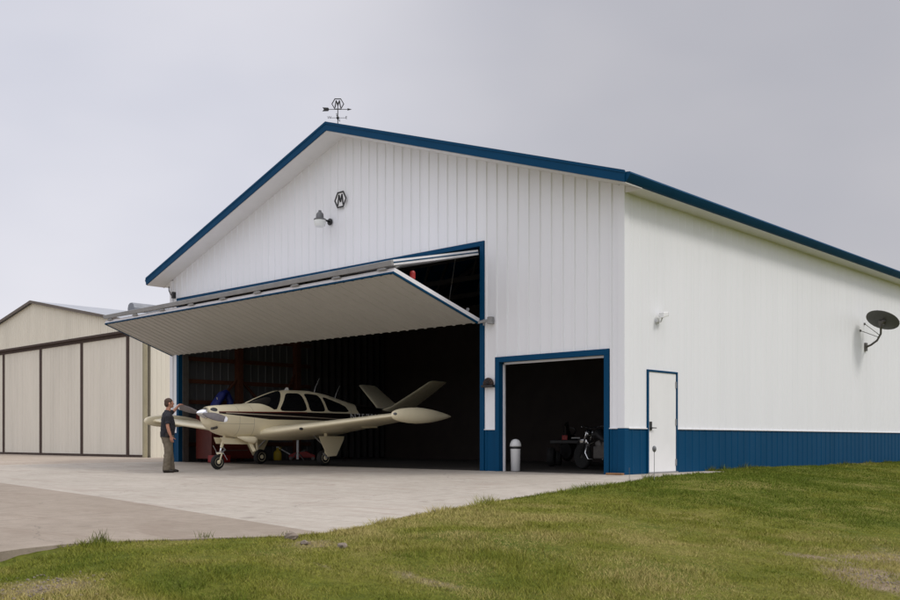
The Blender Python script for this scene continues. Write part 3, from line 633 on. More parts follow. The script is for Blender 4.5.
# ------------------------------------------------------------------ airplane (local x = left, y = aft, z = up)
A=thing('airplane','cream single propeller airplane with black stripe and V tail in the hangar doorway','airplane',(-10.90,-2.94,0),R(2.6))
st=np.array([.28,.36,.5,.75,1.2,1.5,1.8,2.2,2.55,2.9,3.5,4.2,4.8,5.4,6.2,7.0,7.6,7.95])
T={'hb':[1.12,1.03,.94,.83,.75,.73,.715,.70,.69,.69,.70,.75,.84,.95,1.10,1.24,1.35,1.44],
   'ht':[1.54,1.57,1.595,1.615,1.645,1.672,1.79,1.935,2.035,2.085,2.095,2.03,1.90,1.78,1.70,1.65,1.60,1.54],
   'w':[.27,.35,.42,.475,.52,.54,.56,.58,.59,.595,.585,.54,.485,.41,.31,.19,.10,.03],
   'hm':[1.36,1.33,1.28,1.24,1.22,1.21,1.20,1.20,1.20,1.20,1.20,1.22,1.26,1.31,1.38,1.44,1.47,1.49],
   'q':[2.2,2.3,2.4,2.5,2.5,2.5,2.35,2.2,2.15,2.1,2.1,2.1,2.1,2.1,2.1,2.1,2.0,2.0]}
def pch(k,a):
    y=np.array(T[k]); x=st; h=np.diff(x); dl=np.diff(y)/h; mt=np.zeros(len(x)); mt[0]=dl[0]; mt[-1]=dl[-1]
    for i in range(1,len(x)-1): mt[i]=0 if dl[i-1]*dl[i]<=0 else 2*dl[i-1]*dl[i]/(dl[i-1]+dl[i])
    i=int(np.clip(np.searchsorted(x,a)-1,0,len(x)-2)); t=(a-x[i])/h[i]
    return (2*t**3-3*t*t+1)*y[i]+(t**3-2*t*t+t)*h[i]*mt[i]+(-2*t**3+3*t*t)*y[i+1]+(t**3-t*t)*h[i]*mt[i+1]
def sp_(v,e): return math.copysign(abs(v)**e,v)
def fus(a,th):
    w,hm=pch('w',a),pch('hm',a); c,s=math.cos(th),math.sin(th)
    if s>=0: q=pch('q',a); return Vector((w*sp_(c,2/q),a,hm+(pch('ht',a)-hm)*sp_(s,2/q)))
    q=2.6; return Vector((w*sp_(c,2/q),a,hm+(hm-pch('hb',a))*sp_(s,2/q)))
def sidew(a,h):
    w,hm=pch('w',a),pch('hm',a)
    if h>=hm: q=pch('q',a); t=(h-hm)/(pch('ht',a)-hm)
    else: q=2.6; t=(hm-h)/(hm-pch('hb',a))
    return w*max(1-min(t,1)**q,0)**(1/q)
# painted scheme by object position
def paint():
    m=mat('cream_and_black_scheme',(.66,.57,.36),.34,coat=.15); nt=m.node_tree; N=nt.nodes; L=nt.links; b=N['Principled BSDF']
    tc=N.new('ShaderNodeTexCoord'); sp=N.new('ShaderNodeSeparateXYZ'); L.new(tc.outputs['Object'],sp.inputs[0]); a,h=sp.outputs[1],sp.outputs[2]
    def ln(x0,x1,y0,y1):
        r=N.new('ShaderNodeMapRange'); r.inputs[1].default_value=x0; r.inputs[2].default_value=x1; r.inputs[3].default_value=y0; r.inputs[4].default_value=y1; L.new(a,r.inputs[0]); return r.outputs[0]
    def op(o,p,q):
        n=N.new('ShaderNodeMath'); n.operation=o
        for i,v in enumerate((p,q)):
            if isinstance(v,(int,float)): n.inputs[i].default_value=v
            else: L.new(v,n.inputs[i])
        return n.outputs[0]
    def between(lo,hi): return op('MULTIPLY',op('GREATER_THAN',h,lo),op('LESS_THAN',h,hi))
    top=ln(.4,3.0,1.43,1.462); bot=ln(.45,1.9,1.375,1.245)
    band=op('MULTIPLY',between(bot,top),op('GREATER_THAN',a,.42))
    aft=op('MULTIPLY',op('GREATER_THAN',a,op('ADD',5.30,op('MULTIPLY',op('ABSOLUTE',op('SUBTRACT',h,1.6),0),.5))),op('GREATER_THAN',h,ln(5.2,7.9,1.255,1.33)))
    blk=op('MAXIMUM',band,aft)
    mar=op('MULTIPLY',between(op('SUBTRACT',top,.022),op('ADD',top,.004)),op('MULTIPLY',op('GREATER_THAN',a,.42),op('LESS_THAN',a,3.2)))
    l0=ln(.6,4.9,1.400,1.285); lin=op('MULTIPLY',between(op('SUBTRACT',l0,.010),op('ADD',l0,.009)),op('MULTIPLY',op('GREATER_THAN',a,.6),op('LESS_THAN',a,4.9)))
    def mx(f,x,c):
        n=N.new('ShaderNodeMix'); n.data_type='RGBA'; L.new(f,n.inputs[0]); L.new(x,n.inputs[6]) if not isinstance(x,tuple) else setattr(n.inputs[6],'default_value',(*x,1)); n.inputs[7].default_value=(*c,1); return n.outputs[2]
    nz=N.new('ShaderNodeTexNoise'); nz.inputs['Scale'].default_value=3; nz.inputs['Detail'].default_value=6; L.new(tc.outputs['Object'],nz.inputs[0])
    c=mx(nz.outputs[0],(.85,.765,.54),(.79,.70,.475)); c=mx(blk,c,(.012,.008,.007)); c=mx(mar,c,(.12,.012,.008)); c=mx(lin,c,(.55,.47,.36))
    # panel lines
    pl=None
    for x in (1.42,.98,5.02,6.1):
        e=op('LESS_THAN',op('ABSOLUTE',op('SUBTRACT',a,x),0),.004); e=op('MULTIPLY',e,op('LESS_THAN',h,1.62)); pl=e if pl is None else op('MAXIMUM',pl,e)
    sm=op('MULTIPLY',op('LESS_THAN',op('ABSOLUTE',op('SUBTRACT',h,1.12),0),.004),op('MULTIPLY',op('GREATER_THAN',a,.44),op('LESS_THAN',a,1.42))); pl=op('MAXIMUM',pl,sm)
    c=mx(op('MULTIPLY',pl,.6),c,(.10,.08,.05))
    L.new(c,b.inputs['Base Color']); return m
M['scheme']=paint()
m=MB(); NS,NR=110,56
sa=[.28+(7.95-.28)*(i/NS)**1.15 for i in range(NS+1)]
vs=[fus(a,2*math.pi*k/NR) for a in sa for k in range(NR)]
fs=[(i*NR+k,i*NR+(k+1)%NR,(i+1)*NR+(k+1)%NR,(i+1)*NR+k) for i in range(NS) for k in range(NR)]+[tuple(range(NR)),tuple(NS*NR+k for k in range(NR))]
m.add(vs,fs); FU=m.build('fuselage',M['scheme'],A,autos=50)
def sidepatch(corners,sgn,off=.006,n=9,na=36,pw=7):
    m=MB(); C=corners   # bl, br, tr, tl in (a,h)
    def pt(s,t): 
        a=(C[0][0]*(1-s)+C[1][0]*s)*(1-t)+(C[3][0]*(1-s)+C[2][0]*s)*t; h=(C[0][1]*(1-s)+C[1][1]*s)*(1-t)+(C[3][1]*(1-s)+C[2][1]*s)*t
        return (sgn*(sidew(a,h)+off),a,h)
    def f(u,v):
        th=2*math.pi*v; c,s=math.cos(th),math.sin(th); k=u/(abs(c)**pw+abs(s)**pw)**(1/pw)
        return pt(.5+.5*k*c,.5+.5*k*s)
    return m.grid(f,n,na)
WIN=[[(2.22,1.48),(3.22,1.49),(3.16,2.00),(2.66,1.985)],[(3.31,1.49),(3.91,1.50),(3.83,1.975),(3.28,2.00)],[(4.01,1.50),(4.92,1.51),(4.78,1.70),(3.94,1.945)]]
for sgn in (1,-1):
    for w in WIN: sidepatch(w,sgn).build('window',M['glass'],A,smooth=True)
m=MB()
def wsf(u,v):
    s=u*2-1; th=R(90)+s*R(66); k=abs(s); lo=1.52+.56*k**1.7; hi=2.60-.44*k**1.6; a=lo+(hi-lo)*v
    p=fus(a,th); n=Vector((p.x*.9,-.35,(p.z-1.3))).normalized(); return p+n*.008
m.grid(wsf,40,14); m.build('windshield',M['glass'],A,smooth=True)
m=MB(); m.tube([fus(1.54+(2.62-1.54)*i/8,R(90))+Vector((0,-.01,.008)) for i in range(9)],[(.022,.012)]*9,8); m.build('windshield_post',M['cream'],A,smooth=True)
# inlet, exhaust, cowl flap
for sgn in (1,-1):
    m=MB()
    def inl(u,v):
        th=2*math.pi*v; a=.34+.07*u*math.cos(th); g=R(90)-sgn*R(52)+u*math.sin(th)*R(17); p=fus(a,g); n=Vector((p.x,-.25,p.z-1.3)).normalized(); return p+n*.004
    m.grid(inl,4,20); m.build('air_inlet',M['black'],A)
m=MB(); m.tube([(.30,.40,1.02),(.34,.28,1.0),(.36,.20,.99)],.035,10); m.build('exhaust_pipe',M['dsteel'],A)
for sgn in (1,-1):
    m=MB(); m.tube([(sgn*.30,1.05,.78),(sgn*.36,1.25,.735),(sgn*.40,1.48,.70),(sgn*.40,1.56,.70)],[.02,.075,.10,.09],12); m.build('cowl_flap',M['cream'],A,smooth=True)
# propeller
hub=Vector((0,.12,1.39)); pm=bpy.data.objects.new('propeller',None); 
m=MB(); m.lathe([(.0,0),(.02,.006),(.055,.05),(.095,.13),(.135,.22),(.15,.28)],(0,0,1.39),axis='y',n=28); SPN=m.build('propeller',M['chrome'],A,smooth=True)
def blade(ang):
    m=MB(); d=Vector((math.cos(ang),0,math.sin(ang))); up=Vector((-math.sin(ang),0,math.cos(ang)))
    rr=[.10,.2,.35,.55,.75,.95,1.06,1.12]; ch=[.08,.12,.18,.195,.185,.155,.12,.06]; tw=[50,44,34,26,20,16,14,13]; th=[.05,.04,.03,.022,.017,.013,.01,.006]
    vs=[];n=12
    for r,c,t,h in zip(rr,ch,tw,th):
        t=R(t); e=up*math.cos(t)+Vector((0,1,0))*math.sin(t); f=up*-math.sin(t)+Vector((0,1,0))*math.cos(t)
        for k in range(n):
            g=2*math.pi*k/n; vs.append(hub+Vector((0,.03,0))+d*r+e*(c/2*math.cos(g))+f*(h/2*math.sin(g)))
    fs=[(i*n+k,i*n+(k+1)%n,(i+1)*n+(k+1)%n,(i+1)*n+k) for i in range(len(rr)-1) for k in range(n)]+[tuple(range(n)),tuple((len(rr)-1)*n+k for k in range(n))]
    m.add(vs,fs); b=m.build('blade',M['blade'],SPN,smooth=True)
    m=MB(); vs2=[]
    for i in (5,6,7):
        c0=sum((Vector(vs[i*n+k]) for k in range(n)),Vector())/n
        if i==5: c0=c0+d*.05
        for k in range(n):
            p=Vector(vs[i*n+k])+(d*.05 if i==5 else Vector()); q=p-c0; vs2.append(c0+q*1.02+q.normalized()*.003)
    m.add(vs2,[(i*n+k,i*n+(k+1)%n,(i+1)*n+(k+1)%n,(i+1)*n+k) for i in range(2) for k in range(n)]+[tuple(range(n)),tuple(2*n+k for k in range(n))]); m.build('blade_tip',M['wpaint'],b,smooth=True)
blade(R(-10)); blade(R(170))
# wings
def foil(x): 
    x=max(min(x,1),0); return 5*(.2969*math.sqrt(x)-.1260*x-.3516*x*x+.2843*x**3-.1036*x**4)
def wingsec(le,ch,th,b,h,sgn,inc,vert=None,n=18):
    pts=[]
    for k in range(2*n):
        if k<n: x=.5*(1+math.cos(math.pi*k/n)); z=foil(x)*th*1.15+.02*math.sin(math.pi*x)
        else: x=.5*(1-math.cos(math.pi*(k-n)/n)); z=-foil(x)*th*.85+.02*math.sin(math.pi*x)
        a=le+ch*x; pts.append((sgn*b,a,h+ch*z-inc*(x-.3)*ch))
    return pts
def loft(secs):
    m=MB(); n=len(secs[0]); vs=[p for s in secs for p in s]
    fs=[(i*n+k,i*n+(k+1)%n,(i+1)*n+(k+1)%n,(i+1)*n+k) for i in range(len(secs)-1) for k in range(n)]+[tuple(range(n)),tuple((len(secs)-1)*n+k for k in range(n))]
    m.add(vs,fs); return m
for sgn in (1,-1):
    secs=[]
    for b,le,te,h,th,inc in ((.30,1.62,3.92,.83,.145,.05),(.62,1.66,3.90,.865,.145,.05),(1.0,1.80,3.85,.90,.14,.05),(1.9,1.82,3.66,.985,.135,.045),(3.2,1.88,3.44,1.105,.128,.03),(4.4,1.94,3.22,1.215,.122,.02),(5.12,1.98,3.10,1.275,.12,.015)):
        secs.append(wingsec(le,te-le,th,b,h,sgn,inc))
    wg=loft(secs).build('wing',M['cream'],A,autos=60)
    m=MB(); m.lathe([(.0,0),(.045,.012),(.09,.06),(.125,.15),(.16,.32),(.185,.58),(.195,.85),(.185,1.1),(.155,1.4),(.105,1.72),(.05,1.98),(.012,2.12),(.0,2.14)],(sgn*5.24,1.74,1.285),axis='y',n=26,sc=(.85,1)); m.build('tip_tank',M['cream'],wg,smooth=True)
    m=MB(); m.ell((sgn*5.29,1.80,1.31),(.05,.05,.035),10,6); m.build('navigation_light',M['lampgrey'],wg,smooth=True)
    m=MB(); m.tube([(sgn*1.95,1.84,.985),(sgn*1.95,1.77,.985)],.035,10); m.build('landing_light',M['black'],wg)
    # aileron and flap gap lines on the trailing edge
    m=MB(); m.bar((sgn*3.0,2.95,1.035),(sgn*3.0,3.5,1.04),.012,.05); m.build('hinge_fairing',M['cream'],wg)
# V tail
for sgn in (1,-1):
    secs=[]
    for b,h,le,te,th in ((.06,1.56,6.42,7.78,.08),(.32,1.72,6.78,7.86,.08),(1.0,2.13,7.02,7.93,.075),(1.50,2.44,7.18,7.97,.07),(1.56,2.475,7.26,7.94,.05)):
        q=[]; n=14; nrm=Vector((-sgn*.53,0,.85))
        for k in range(2*n):
            if k<n: x=.5*(1+math.cos(math.pi*k/n)); z=foil(x)*th
            else: x=.5*(1-math.cos(math.pi*(k-n)/n)); z=-foil(x)*th
            q.append(Vector((sgn*b,le+(te-le)*x,h))+nrm*z*(te-le))
        secs.append(q)
    loft(secs).build('tail_fin',M['cream'],A,autos=60)
# antennas
for a,l in ((3.95,.42),(4.75,.40)):
    m=MB(); z=pch('ht',a)-.01; m.tube([(0,a,z),(.0,a+.06,z+l*.4),(0,a+.20,z+l)],[.006,.004,.002],6); m.build('antenna',M['wpaint'],A)
m=MB(); m.prism([(-.008,2.85,2.07),(-.008,3.02,2.09),(-.008,2.99,2.16),(-.008,2.93,2.16)],(.016,0,0)); m.build('antenna',M['wpaint'],A)
# registration
def reg(sgn):
    cu=bpy.data.curves.new('r','FONT'); cu.body='N7570H'; cu.size=.36; cu.align_x='LEFT'; cu.space_character=1.18; cu.offset=.004
    ob=bpy.data.objects.new('r',cu); col.objects.link(ob); dg=bpy.context.evaluated_depsgraph_get(); dg.update()
    me=bpy.data.meshes.new_from_object(ob.evaluated_get(dg)); bpy.data.objects.remove(ob)
    bm=bmesh.new(); bm.from_mesh(me); bmesh.ops.triangulate(bm,faces=bm.faces); bmesh.ops.subdivide_edges(bm,edges=[e for e in bm.edges if e.calc_length()>.1],cuts=2,use_grid_fill=False)
    wmax=max(v.co.x for v in bm.verts)
    for v in bm.verts:
        x,y=v.co.x,v.co.y; a=(4.92+x*.98) if sgn>0 else (4.92+(wmax-x)*.98); h=1.275+y*.80; v.co=(sgn*(sidew(a,h)+.006),a,h)
    bm.to_mesh(me); bm.free(); me.materials.clear(); me.materials.append(M['wpaint'])
    o=bpy.data.objects.new('registration',me); col.objects.link(o); o.parent=A
reg(1); reg(-1)
# gear
def wheel(parent,b,a,zc,r,wd,nm='wheel'):
    m=MB(); pr=[]
    for k in range(15):
        t=math.pi*(k/14)-math.pi/2; pr.append((r-.055*r/.2+(.055*r/.2)*math.cos(t)*1.0, wd/2*math.sin(t)))
    pr=[(r*.55,-wd*.46)]+pr+[(r*.55,wd*.46)]
    m.lathe(pr,(b,a,zc),axis='x',n=30); w=m.build(nm,M['rubber'],parent,autos=50)
    m=MB(); m.lathe([(.02,-wd*.56),(.05*r/.2,-wd*.56),(.06*r/.2,-wd*.40),(r*.50,-wd*.36),(r*.58,-wd*.50),(r*.60,-wd*.44),(r*.60,wd*.44),(r*.58,wd*.50),(r*.50,wd*.36),(.06*r/.2,wd*.40),(.05*r/.2,wd*.56),(.02,wd*.56)],(b,a,zc),axis='x',n=24); m.build('rim',M['cream'],w,autos=40)
    return w
NG=MB(); NG.tube([(0,.92,.95),(0,.80,.62),(0,.76,.50)],[.042,.042,.040],12); ng=NG.build('nose_gear',M['cream'],A,autos=50)
m=MB(); m.tube([(0,.77,.53),(0,.72,.36)],.026,10); m.build('oleo',M['chrome'],ng,smooth=True)
m=MB(); m.box(-.09,.09,.67,.77,.335,.375); m.bar((-.085,.72,.36),(-.085,.64,.13),.02,.04,(1,0,0)); m.bar((.085,.72,.36),(.085,.64,.13),.02,.04,(1,0,0)); m.tube([(-.10,.64,.13),(.10,.64,.13)],.018,8); m.build('fork',M['cream'],ng)
m=MB(); m.bar((0,.80,.52),(0,.88,.44),.05,.018); m.bar((0,.88,.44),(0,.75,.37),.05,.018); m.tube([(-.16,.70,.37),(.16,.70,.37)],.010,6); m.tube([(0,.85,.62),(0,1.25,.78)],.018,8); m.bar((.14,.72,.37),(.20,.80,.18),.02,.012); m.bar((-.12,.70,.37),(-.13,.60,.55),.02,.012); m.build('scissor_link',M['steel'],ng)
wheel(ng,0,.64,.125,.195,.13)
for sgn in (1,-1):
    m=MB(); m.prism([(sgn*.13,.62,.77),(sgn*.13,1.62,.71),(sgn*.17,1.58,.58),(sgn*.17,.72,.60)],(sgn*.012,0,0)); m.build('nose_gear_door',M['cream'],ng)
m=MB(); m.bar((.30,1.40,.70),(.40,1.52,.40),.10,.015,(1,0,0)); m.build('step',M['cream'],A)
for sgn in (1,-1):
    m=MB(); m.tube([(sgn*1.50,3.05,.92),(sgn*1.47,3.08,.50),(sgn*1.46,3.10,.30)],[.05,.045,.04],12); mg=m.build('main_gear',M['cream'],A,autos=50)
    m=MB(); m.bar((sgn*1.46,3.0,.34),(sgn*1.46,3.14,.22),.03,.06,(1,0,0)); m.tube([(sgn*1.50,3.10,.22),(sgn*1.30,3.10,.22)],.022,8); m.tube([(sgn*1.44,3.1,.5),(sgn*.9,3.1,.85)],.020,8); m.build('axle_link',M['steel'],mg)
    wheel(mg,sgn*1.36,3.10,.215,.215,.16)
    m=MB(); m.prism([(sgn*1.60,2.72,.80),(sgn*1.60,3.62,.80),(sgn*1.60,3.60,.70),(sgn*1.60,3.34,.27),(sgn*1.60,3.02,.25),(sgn*1.60,2.76,.68)],(sgn*.015,0,0)); m.build('main_gear_door',M['cream'],mg,bevel=.006)

# ------------------------------------------------------------------ person
def remesh(o,vs,smooth=3,fac=.5):
    r=o.modifiers.new('remesh','REMESH'); r.mode='VOXEL'; r.voxel_size=vs; r.use_smooth_shade=True
    s=o.modifiers.new('smooth','SMOOTH'); s.iterations=smooth; s.factor=fac
px,py=-11.08,-3.66; FACE=R(66)
PE=thing('person','man in dark polo shirt and khaki trousers reaching to the propeller','person',(px,py,zp(py)+.0),FACE)
S=1.0
bl=bpy.data.objects['airplane']; cs,sn=math.cos(R(2.6)),math.sin(R(2.6))
def loc_of_plane(p): 
    x=-10.90+p[0]*cs-p[1]*sn; y=-2.94+p[0]*sn+p[1]*cs; return Vector((x,y,p[2]))
def to_local(w):
    d=Vector(w)-Vector((px,py,zp(py))); c,s=math.cos(-FACE),math.sin(-FACE); return Vector((d.x*c-d.y*s,d.x*s+d.y*c,d.z))
bt=loc_of_plane((math.cos(R(170))*.80,.13,1.39+math.sin(R(170))*.80)); hd=to_local(bt)+Vector((-.11,-.02,.075))
sh=Vector((.02,.20,1.50)); 
el=(sh+hd)/2+Vector((0,.05,-.07))
m=MB()
# torso, neck, head
m.tube([(-.01,0,.90),(0,0,1.05),(.01,0,1.20),(.0,0,1.36),(-.01,0,1.47),(.0,0,1.535)],[(.165,.115),(.17,.125),(.175,.125),(.185,.12),(.15,.095),(.065,.065)],20,up=(1,0,0))
m.tube([(-.005,0,1.50),(.015,0,1.58),(.03,0,1.64)],[.062,.058,.056],14)
m.ell((.045,0,1.735),(.098,.078,.120),22,16); m.ell((.085,0,1.675),(.055,.052,.052),16,10)      # skull, jaw
m.tube([(.132,0,1.755),(.152,0,1.725),(.148,0,1.712)],[.010,.017,.014],10)                       # nose
m.ell((.122,0,1.768),(.020,.060,.012),14,8); m.ell((.137,0,1.678),(.012,.026,.006),12,6); m.ell((.137,0,1.664),(.012,.022,.007),12,6)  # brow, lips
for s in (1,-1): m.ell((.035,s*.082,1.73),(.024,.012,.034),12,8)
# arms
def finger(base,d,dn,lens,r,curl):
    pts=[base]; p=Vector(base); d=Vector(d).normalized(); dn=Vector(dn).normalized(); a=0
    for L_ in lens:
        a+=curl; v=(d*math.cos(a)+dn*math.sin(a)); p=p+v*L_; pts.append(p)
    m.tube(pts,[r,r*.97,r*.92,r*.75][:len(pts)],8)
def hand(wr,d,dn,side,curl):
    wr=Vector(wr); d=Vector(d).normalized(); dn=(Vector(dn)-d*Vector(dn).dot(d)).normalized(); sd=d.cross(dn).normalized()*side
    m.tube([wr-d*.02,wr+d*.03,wr+d*.09],[(.028,.020),(.040,.017),(.042,.013)],12,up=tuple(dn))
    for k,(o,l) in enumerate(((.031,1.0),(.011,1.1),(-.010,1.02),(-.030,.82))):
        finger(wr+d*.088+sd*o,d+sd*o*1.5,dn,(.040*l,.026*l,.022*l),.0085,curl+k*.05)
    finger(wr+d*.025+sd*.034,d*.75+sd*.75,dn,(.042,.032,.024),.0105,.18)
m.tube([(0,-.19,1.455),(-.02,-.235,1.32),(-.025,-.25,1.16)],[.056,.050,.042],12); 
m.tube([(-.025,-.25,1.16),(.01,-.255,1.02),(.055,-.25,.90)],[.043,.040,.027],12); hand((.055,-.25,.90),(.22,.05,-1),(.2,1,0),1,.35)
m.tube([sh,(sh+el)/2,el],[.056,.050,.042],12); m.tube([el,el.lerp(hd,.4),hd],[.042,.039,.026],12)
ad=(hd-el).normalized(); hand(hd,ad+Vector((0,0,-.10)),(0,0,-1),-1,.30)
# legs (under the trousers) and ankles
for s,fx in ((1,.10),(-1,-.04)):
    m.tube([(0,s*.09,.92),(.01+fx*.4,s*.10,.50),(fx,s*.105,.08)],[.085,.055,.038],12)
body=m.build('body',M['skin'],PE); remesh(body,.0055,3,.4)
m=MB(); m.ell((.022,0,1.785),(.104,.086,.092),22,14); m.ell((-.010,0,1.725),(.072,.084,.085),16,10)
for s in (1,-1): m.ell((.075,s*.076,1.742),(.012,.008,.032),8,6)
hr=m.build('hair',M['hair'],PE); remesh(hr,.007,2,.4)
m=MB()
m.tube([(-.005,0,.885),(0,0,1.0),(.012,0,1.12),(.012,0,1.25),(.0,0,1.38),(-.01,0,1.47),(-.005,0,1.535)],[(.195,.168),(.196,.178),(.198,.180),(.202,.168),(.205,.150),(.168,.115),(.080,.080)],22,up=(1,0,0))
m.tube([(0,-.15,1.455),(-.01,-.225,1.40),(-.022,-.248,1.22)],[.080,.075,.068],14); m.tube([sh+Vector((0,-.05,-.02)),sh.lerp(el,.35),sh.lerp(el,.80)],[.080,.074,.064],14)
m.tube([(-.012,0,1.52),(.0,0,1.565)],[.076,.068],16)
def folds(o,size,st):
    tx=bpy.data.textures.new('cloth_folds','CLOUDS'); tx.noise_scale=size; tx.noise_depth=2
    d=o.modifiers.new('folds','DISPLACE'); d.texture=tx; d.strength=st; d.mid_level=.5; d.texture_coords='LOCAL'
sh_o=m.build('shirt',M['shirt'],PE); remesh(sh_o,.008,4,.5); folds(sh_o,.09,.030)
m=MB(); m.tube([(-.005,0,.86),(0,0,.90),(0,0,.965)],[(.175,.155),(.182,.158),(.180,.156)],20,up=(1,0,0))
for s,fx in ((1,.10),(-1,-.04)):
    m.tube([(0,s*.085,.93),(.008,s*.092,.78),(.02+fx*.4,s*.10,.50),(.005+fx*.8,s*.105,.28),(fx,s*.105,.06)],[(.100,.145),(.098,.122),(.084,.096),(.080,.092),(.082,.095)],16,up=(1,0,0))
tr=m.build('trousers',M['khaki'],PE); remesh(tr,.008,3,.5); folds(tr,.10,.034)
m=MB(); m.tube([(0,0,.945),(0,0,.98)],[(.186,.162),(.186,.162)],24,up=(1,0,0)); m.build('belt',M['leather'],PE)
for s,fx in ((1,.10),(-1,-.04)):
    m=MB(); m.tube([(fx-.085,s*.105,.045),(fx-.03,s*.107,.055),(fx+.06,s*.112,.050),(fx+.15,s*.118,.036),(fx+.185,s*.12,.028)],[(.030,.040),(.040,.055),(.044,.048),(.044,.034),(.028,.022)],12,up=(0,0,1)); m.build('shoe',M['leather'],PE,smooth=True)
# phone pouch at the belt back
m=MB(); m.box(-.07,.0,-.215,-.19,.90,1.0); m.build('belt_pouch',M['leather'],PE,bevel=.006)

# ------------------------------------------------------------------ things inside the hangar
t=thing('tool_cabinet','tall dark red tool cabinet against the left inside wall of the hangar','cabinet',(-16.0,1.35,0))
m=MB(); m.box(-.45,.45,-.85,.85,.10,1.55); m.build('cabinet_body',M['dred'],t,bevel=.012)
for k in range(5):
    m=MB(); m.box(.452,.468,-.80,.80,.16+k*.275,.41+k*.275); d=m.build('drawer',M['dred'],t,bevel=.006); m=MB(); m.box(.47,.485,-.5,.5,.35+k*.275,.375+k*.275); m.build('handle',M['dsteel'],d)
for x in (-.36,.36):
    for y in (-.7,.7): m=MB(); m.lathe([(.05,-.02),(.05,.02)],(x,y,.05),axis='x',n=12); m.build('caster',M['rubber'],t)
t=thing('tarp_bundle','folded bright blue tarp bundle propped on top of the dark red cabinet','tarp',(-16.0,1.3,1.55))
m=MB(); m.tube([(-.05,-.50,.02),(-.05,-.32,.30),(-.05,-.08,.62),(-.05,.10,.72)],[(.12,.20),(.13,.22),(.12,.19),(.08,.10)],14,up=(1,0,0)); m.tube([(-.05,.08,.70),(-.04,.22,.40),(-.05,.20,.06)],[(.10,.08),(.12,.11),(.12,.13)],12,up=(1,0,0)); o=m.build('tarp',M['bluec'],t); remesh(o,.02,4,.5)
m=MB(); m.tube([(-.05,-.30,.12),(.09,-.30,.30),(.05,-.35,.52)],.012,6); m.build('cord',M['plastic'],t)
t=thing('red_crate','small red plastic crate on the floor beside the dark red cabinet','crate',(-15.2,.55,0))
m=MB(); m.box(-.2,.2,-.28,.28,0,.02); m.box(-.2,-.18,-.28,.28,.02,.22); m.box(.18,.2,-.28,.28,.02,.22); m.box(-.18,.18,-.28,-.26,.02,.22); m.box(-.18,.18,.26,.28,.02,.22); m.build('crate_body',M['red'],t,bevel=.008)
t=thing('floor_jack','low red floor jack under the airplane','jack',(-16.1,4.5,0),R(50))
m=MB(); m.prism([(-.45,-.16,.08),(.45,-.16,.08),(.45,-.16,.16),(.15,-.16,.30),(-.25,-.16,.26),(-.45,-.16,.18)],(0,.32,0)); m.build('frame',M['red'],t,bevel=.02)
m=MB(); m.lathe([(.07,0),(.07,.03)],(.1,0,.33),n=14); m.bar((-.1,0,.25),(.1,0,.32),.10,.05); m.build('lift_arm',M['dsteel'],t)
m=MB(); m.tube([(-.42,0,.2),(-.85,0,.45)],.022,8); m.build('handle',M['wpaint'],t)
for x in (-.38,.38):
    for y in (-.17,.17): m=MB(); m.lathe([(.06,-.02),(.06,.02)],(x,y,.06),axis='y',n=12); m.build('caster',M['dsteel'],t)
t=thing('yellow_jug','yellow plastic fuel jug on the hangar floor under the airplane','jug',(-16.3,3.6,0),R(40))
m=MB(); m.lathe([(.12,0),(.14,.02),(.14,.24),(.11,.31),(.05,.35),(.045,.43)],n=20,sc=(1,.75)); m.build('jug_body',M['yellow'],t,autos=40)
m=MB(); m.lathe([(.05,.43),(.05,.47),(.0,.475)],n=14); m.build('cap',M['plastic'],t)
m=MB(); m.tube([(.10,0,.34),(.12,0,.44),(.0,0,.46)],.016,8); m.build('handle',M['yellow'],t)
t=thing('jack_stand','white upright wing jack standing behind the yellow jug','jack stand',(-15.7,4.0,0))
m=MB(); m.tube([(0,0,.04),(0,0,.72)],.045,12); m.build('column',M['wpaint'],t)
for k in range(3):
    a=R(120*k+20); m=MB(); m.bar((0,0,.30),(.26*math.cos(a),.26*math.sin(a),.0),.03,.03); m.build('leg',M['dsteel'],t)

# shop bay: motorcycle, car tail, cabinets
t=thing('motorcycle','dark motorcycle with chrome pipes parked inside the small bay','motorcycle',(-2.02,2.25,0),R(163))
def mw(x,nm):
    m=MB(); pr=[(.20,-.05)]+[(.26+.05*math.cos(q),.06*math.sin(q)) for q in [math.pi*(k/10)-math.pi/2 for k in range(11)]]+[(.20,.05)]; m.lathe(pr,(x,0,.31),axis='y',n=26); w=m.build('wheel',M['rubber'],t,autos=50)
    m=MB(); m.lathe([(.03,-.06),(.06,-.04),(.07,-.01),(.20,-.012),(.20,.012),(.07,.01),(.06,.04),(.03,.06)],(x,0,.31),axis='y',n=20); m.build('rim',M['dsteel'],w)
mw(-.70,'r'); mw(.78,'f')
m=MB(); m.tube([(-.45,0,.66),(-.1,0,.70),(.15,0,.84),(.38,0,.80)],[(.10,.06),(.12,.08),(.14,.13),(.07,.07)],14,up=(0,0,1)); m.build('tank',M['black'],t,smooth=True)
m=MB(); m.tube([(-.72,0,.78),(-.5,0,.73),(-.18,0,.74)],[(.09,.05),(.14,.05),(.10,.05)],12,up=(0,0,1)); m.build('seat',M['leather'],t,smooth=True)
m=MB(); m.box(-.22,.22,-.14,.14,.26,.56); m.tube([(-.02,0,.45),(-.14,0,.68)],.10,12); m.tube([(.06,0,.45),(.18,0,.66)],.10,12); m.build('engine',M['dsteel'],t,bevel=.03)
m=MB(); m.tube([(.16,-.12,.62),(.24,-.20,.48),(.12,-.22,.30),(-.15,-.22,.24),(-.75,-.22,.28)],[.026,.028,.030,.038,.045],12); m.build('exhaust',M['chrome'],t,smooth=True)
for s in (-1,1): m=MB(); m.tube([(.78,s*.09,.31),(.56,s*.09,.78),(.50,s*.09,.92)],.022,10); m.build('fork',M['chrome'],t,smooth=True)
